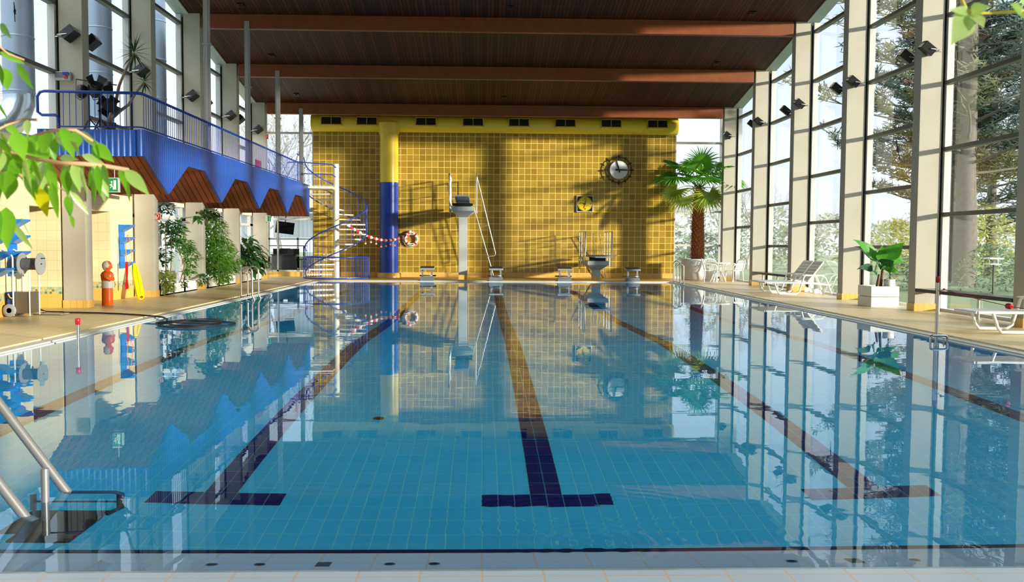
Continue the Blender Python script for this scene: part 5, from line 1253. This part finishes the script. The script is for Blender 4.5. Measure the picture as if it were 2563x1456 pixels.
for i, (x, y, s_, a, src, lab) in enumerate(((15.8, 56, 1.15, 1.0, b1, 'bare tree between the two farthest right columns'), (20.5, 58, .85, 2.2, b2, 'bare tree between the second and third farthest right columns'), (27.5, 60, .75, .5, b1, 'bare tree left of the banana plant, far beyond the lawn'), (11.4, 60, 1.1, 3.9, b2, 'taller bare tree in the background between the pair behind the palm'), (34, 62, .8, 2.9, b1, 'bare tree far behind the banana plant'))):
    d = dup(src); place(d, (x, y, -.1), a, lab); d.scale = (s_, s_, s_)
# left outside twigs seen past the balcony
bare_tree('bare_tree', 'bare reddish tree outside the nearest left window', (-15.2, 24.5, -.1), 41, 7.2, .9, M('twig_red', (150, 116, 100), 0.9), 5)
# hedge and thicket: no single plant can be counted
def thicket(name, lab, spots, mat, n, ls, seed):
    R = random.Random(seed); c = MB()
    for x, y, rx, ry, h in spots:
        for i in range(n):
            a = R.uniform(0, 2*PI); r_ = math.sqrt(R.random()); z = h*R.random()**.8; k_ = math.sqrt(max(0, 1-(z/h)**2))*.8+.2
            q = V((x+rx*r_*math.cos(a)*k_, y+ry*r_*math.sin(a)*k_, z-.1)); c.leaf(q, (R.uniform(-1, 1), R.uniform(-1, 1), R.uniform(-.3, 1)), (R.uniform(-1, 1), R.uniform(-1, 1), 1), ls*R.uniform(.7, 1.4), ls*.45, .4, .1, 2)
    tag(c.obj(name, mat), lab, 'shrubs', kind='stuff')
thicket('hedge_thicket', 'grey-green thicket with painted-in haze closing the garden beyond the right windows', [(12+4.2*i, 64+1.5*(i % 3), 3.4, 2.5, 3.0+.6*((i*7) % 4)) for i in range(12)]+[(9.5, 58, 2.0, 2, 2.4), (14.5, 60, 2.5, 2, 2.2), (19, 57, 2.5, 2, 2.6)], leafmat('thicket_leaf_hazed', (168, 170, 146), (142, 152, 130), .3), 700, .42, 51)  # distance haze is mixed into the leaf colour
thicket('golden_shrubs', 'yellow-green autumn shrubs behind the lawn beyond the banana plant', [(23.5, 44, 2.2, 1.6, 3.6), (26.2, 47, 2.0, 1.6, 3.0), (21, 47, 1.6, 1.5, 2.8)], leafmat('autumn_leaf', (196, 190, 100), (160, 168, 100), .4), 900, .26, 52)
thicket('pale_shrubs', 'pale green shrubs at the foot of the big pine', [(15.6, 28.6, 1.2, 1.0, 1.5), (17.4, 29.6, 1.1, 1.0, 1.3), (14.0, 30.2, 1.0, .9, 1.2)], leafmat('pale_leaf', (120, 140, 104), (92, 118, 84), .35), 700, .14, 53)
# pines
needle = leafmat('pine_needle', (64, 88, 66), (42, 62, 50), .3, 1.2); needle2 = leafmat('pine_needle_gold', (126, 122, 70), (92, 104, 66), .35, 1.2)
def pine(lab, loc, h, r0, z0, blen, seed, nb, mats, lean=0.0):
    R = random.Random(seed); t = thing('pine_tree', lab, 'tree', loc); c = MB()
    c.tube([V((lean*h*i/8+R.uniform(-.05, .05), R.uniform(-.05, .05), h*i/8)) for i in range(9)], [r0*(1-.8*i/8) for i in range(9)], 12); c.obj('trunk', bark_d, t)
    br = MB(); nd = [MB() for _ in mats]
    for i in range(nb):
        f_ = i/nb; z = z0+(h-z0)*f_; a = i*2.399+R.uniform(-.3, .3); L = blen*(1-.75*f_**1.4)*R.uniform(.7, 1.1)
        d = V((math.cos(a), math.sin(a), R.uniform(-.05, .25))); q = V((lean*z, 0, z)); pts = [q.copy()]
        for j in range(5):
            d = (d+V((R.uniform(-.2, .2), R.uniform(-.2, .2), .08))).normalized(); q = q+d*(L/5); pts.append(q.copy())
        br.tube(pts, [.07*(1-.85*j/5)*(1-.5*f_) for j in range(6)], 5, caps=False)
        tips = []
        for j in range(2, 6):
            for s_ in (-1, 1):
                sd2 = d.cross(V((0, 0, 1))).normalized()*s_; e_ = (d*.6+sd2*R.uniform(.4, 1)+V((0, 0, R.uniform(-.05, .35)))).normalized(); l2 = L*.30*R.uniform(.6, 1.2); p2 = pts[j]+e_*l2
                br.tube([pts[j], p2], [.02, .01], 3, caps=False); tips += [p2, pts[j].lerp(p2, .55)]
        tips.append(pts[-1]); m_ = 0 if (len(mats) == 1 or R.random() > .3*(1.4-f_)) else 1
        for p2 in tips:
            n_ = 21
            for k_ in range(n_):
                a2 = R.uniform(0, 2*PI); u_ = R.uniform(-.25, 1.0); dv_ = V((math.cos(a2)*math.sqrt(1-min(1, u_*u_)), math.sin(a2)*math.sqrt(1-min(1, u_*u_)), u_)); L3 = R.uniform(.22, .42); sd3 = dv_.orthogonal().normalized()*.035; b0 = p2+V((R.uniform(-.18, .18), R.uniform(-.18, .18), R.uniform(-.1, .15)))
                nd[m_].add([b0-sd3*.6, b0+sd3*.6, b0+dv_*L3*.6+sd3, b0+dv_*L3, b0+dv_*L3*.6-sd3], [(0, 1, 2, 3, 4)])
    br.obj('branches', bark_d, t)
    for b_, m in zip(nd, mats):
        if b_.v: b_.obj('needles', m, t)
    return t
q = at(2412, 690, Y=34.0)
pine('big near pine with a thick grey trunk filling the rightmost window', (q.x, 34.0, -.1), 17.0, .42, 4.2, 5.6, 61, 70, [needle, needle2])
q = at(2306, 640, Y=37.0)
pine('pine with reaching clumped branches seen left of the nearest right column', (q.x+1.3, 37.0, -.1), 12.5, .36, 3.0, 3.9, 62, 54, [needle, needle2])
pine('dark pine farther back between the two rightmost trunks', (at(2480, 600, Y=46).x, 46, -.1), 12.0, .3, 2.0, 4.2, 63, 40, [needle])
pine('unseen pine with a high crown, added outside the right windows for its shade', (21.0, 6.5, -.1), 15.5, .4, 8.6, 4.6, 64, 60, [needle])  # added out of frame so its crown shades the upper left columns
q = at(2484, 745, Z=-.1)
t = thing('bird_table', 'small white-roofed bird feeding table on a thin pole on the lawn', 'bird table', (q.x, q.y, -.1))
zt = at(2484, 662, Y=q.y).z+.1
c = MB(); c.tube([(0, 0, 0), (0, 0, zt)], .02, 6); c.obj('pole', black, t)
c = MB(); c.bx(-.16, .16, -.14, .14, zt, zt+.03); c.bx(-.2, .2, -.18, .18, zt+.16, zt+.2); c.obj('roof_and_tray', white_paint, t)
for sx in (-.13, .13):
    c = MB(); c.tube([(sx, 0, zt), (sx, 0, zt+.17)], .01, 5); c.obj('roof_post', white_paint, t)

# ------------------------------------------------------------------ plants close to the camera
fic = leafmat('fig_leaf_near', (150, 214, 60), (112, 188, 48), .6, 5.0, .25); ficp = leafmat('fig_leaf_pale', (204, 232, 150), (166, 214, 104), .55, 5.0, .25); ficy = leafmat('fig_leaf_yellow', (232, 224, 20), (196, 206, 30), .5, 8.0, .3)
fst = M('fig_twig', (206, 168, 132), 0.7, var=.25)
FY = 1.75
def fp(px, py, Y=FY): return at(px, py, Y=Y)
fo = fp(0, 350)
ft = thing('weeping_fig_branch', 'bright green fig branches hanging into the picture from the left, close to the camera', 'plant', tuple(fo))
for pts, r_ in (([(-60, 362), (0, 375), (40, 385), (90, 398), (150, 408), (210, 410), (260, 415), (320, 425)], .0042), ([(-40, 380), (20, 368), (70, 345), (110, 332), (150, 325), (190, 326), (230, 352)], .003), ([(-40, 425), (10, 430), (55, 440)], .0035), ([(-30, 335), (20, 312), (60, 298), (95, 300)], .0025), ([(-20, 100), (20, 135), (60, 150)], .002), ([(90, 455), (140, 468), (180, 482), (215, 520)], .002)):
    c = MB(); c.tube([fp(a, b_, FY+.06*math.sin(i))-fo for i, (a, b_) in enumerate(pts)], r_, 6); c.obj('twig', fst, ft)
LV = [((90, 340), (105, 432), 42, 0), ((112, 325), (138, 402), 36, 0), ((35, 330), (60, 400), 34, 0), ((5, 330), (30, 372), 26, 0), ((68, 300), (70, 340), 16, 1), ((140, 330), (165, 370), 18, 1), ((158, 330), (185, 395), 22, 0), ((175, 332), (200, 390), 18, 1), ((200, 328), (255, 378), 16, 1), ((150, 395), (195, 400), 14, 1), ((205, 388), (262, 412), 16, 1), ((85, 432), (118, 542), 36, 2), ((25, 425), (18, 498), 40, 0), ((0, 400), (5, 455), 30, 0), ((60, 440), (90, 500), 18, 0), ((120, 425), (145, 480), 18, 0), ((130, 455), (145, 545), 22, 0), ((165, 420), (170, 490), 24, 0), ((185, 405), (200, 480), 22, 1), ((205, 420), (222, 500), 24, 1), ((240, 425), (236, 510), 30, 0), ((254, 420), (262, 505), 26, 1), ((256, 412), (274, 470), 18, 0), ((300, 420), (316, 475), 14, 0), ((312, 430), (325, 505), 13, 0), ((312, 425), (372, 488), 26, 1), ((175, 478), (220, 535), 12, 1), ((168, 490), (176, 545), 17, 0), ((178, 540), (185, 570), 8, 0), ((12, 170), (18, 225), 24, 0), ((42, 160), (82, 222), 16, 0), ((0, 60), (28, 96), 16, 0), ((0, 130), (60, 160), 14, 0), ((0, 160), (6, 215), 14, 0), ((15, 518), (18, 622), 40, 0), ((30, 560), (80, 622), 14, 1), ((52, 540), (78, 600), 8, 0), ((0, 260), (20, 300), 18, 0), ((10, 310), (55, 345), 16, 0), ((45, 395), (30, 440), 18, 0), ((0, 345), (28, 392), 22, 0), ((75, 425), (92, 485), 22, 0), ((110, 402), (128, 440), 18, 0), ((0, 440), (-8, 520), 24, 0), ((-10, 520), (0, 600), 26, 0), ((225, 350), (262, 380), 10, 1)]
RL = random.Random(5)
RX2 = random.Random(12)
for i in range(34):                                   # more leaves along the same twigs
    x0 = RX2.choice((0, 20, 50, 80, 110, 150, 200, 240)); y0 = {0: 375, 20: 382, 50: 388, 80: 395, 110: 404, 150: 408, 200: 410, 240: 413}[x0] if i % 3 else {0: 345, 20: 345, 50: 340, 80: 338, 110: 332, 150: 325, 200: 328, 240: 360}[x0]
    LV.append(((x0+RX2.uniform(-15, 15), y0), (x0+RX2.uniform(-30, 45), y0+RX2.uniform(35, 100)*(1 if i % 3 else .7)), RX2.uniform(16, 34), RX2.choice((0, 0, 1)) ))
for (ax0, ay0), (ax1, ay1), w_, kind in LV:
    yy = FY+RL.uniform(-.16, .18); a, b_ = fp(ax0, ay0, yy), fp(ax1, ay1, yy+RL.uniform(-.03, .03)); d = b_-a; L = d.length
    c = MB(); pitch = RL.uniform(-.7, .7); nrm = V((math.sin(pitch), -math.cos(pitch), .12))
    c.leaf(a-fo, d.normalized()+V((0, 0, .12)), nrm, L*1.02, w_*yy/FPX*1.18, .2, .22, 7, .72); c.obj('leaf', (fic, ficp, ficy)[kind], ft)
vo = fp(2430, 20, 1.3)
vt = thing('pothos_vine', 'pale variegated vine with rounded leaves hanging in the upper right corner, close to the camera', 'plant', tuple(vo))
vm = leafmat('pothos_leaf', (232, 240, 196), (170, 214, 116), .6, 14.0, .3); vm2 = leafmat('pothos_leaf_green', (150, 198, 96), (178, 210, 120), .6, 10.0, .3)
c = MB(); c.tube([fp(a, b_, 1.3)-vo for a, b_ in ((2396, -30), (2408, 0), (2416, 18), (2430, 33), (2460, 33), (2500, 31), (2540, 29), (2600, 22))], .0022, 8); c.obj('stem', M('vine_stem', (206, 206, 90), 0.5), vt)
for (ax0, ay0), (ax1, ay1), w_, m_ in (((2424, 38), (2380, 108), 62, vm), ((2428, 30), (2376, 22), 22, vm), ((2428, 30), (2476, 14), 34, vm2), ((2438, 36), (2462, 68), 38, vm), ((2560, 30), (2530, 8), 30, vm2), ((2552, 30), (2572, 52), 34, vm2), ((2555, 5), (2575, -10), 24, vm2)):
    a, b_ = fp(ax0, ay0, 1.3), fp(ax1, ay1, 1.28); d = b_-a; c = MB(); c.leaf(a-vo, d, V((.15, -1, .2)), d.length*1.02, w_*1.3/FPX*1.05, .08, .12, 8, .55); c.obj('leaf', m_, vt)
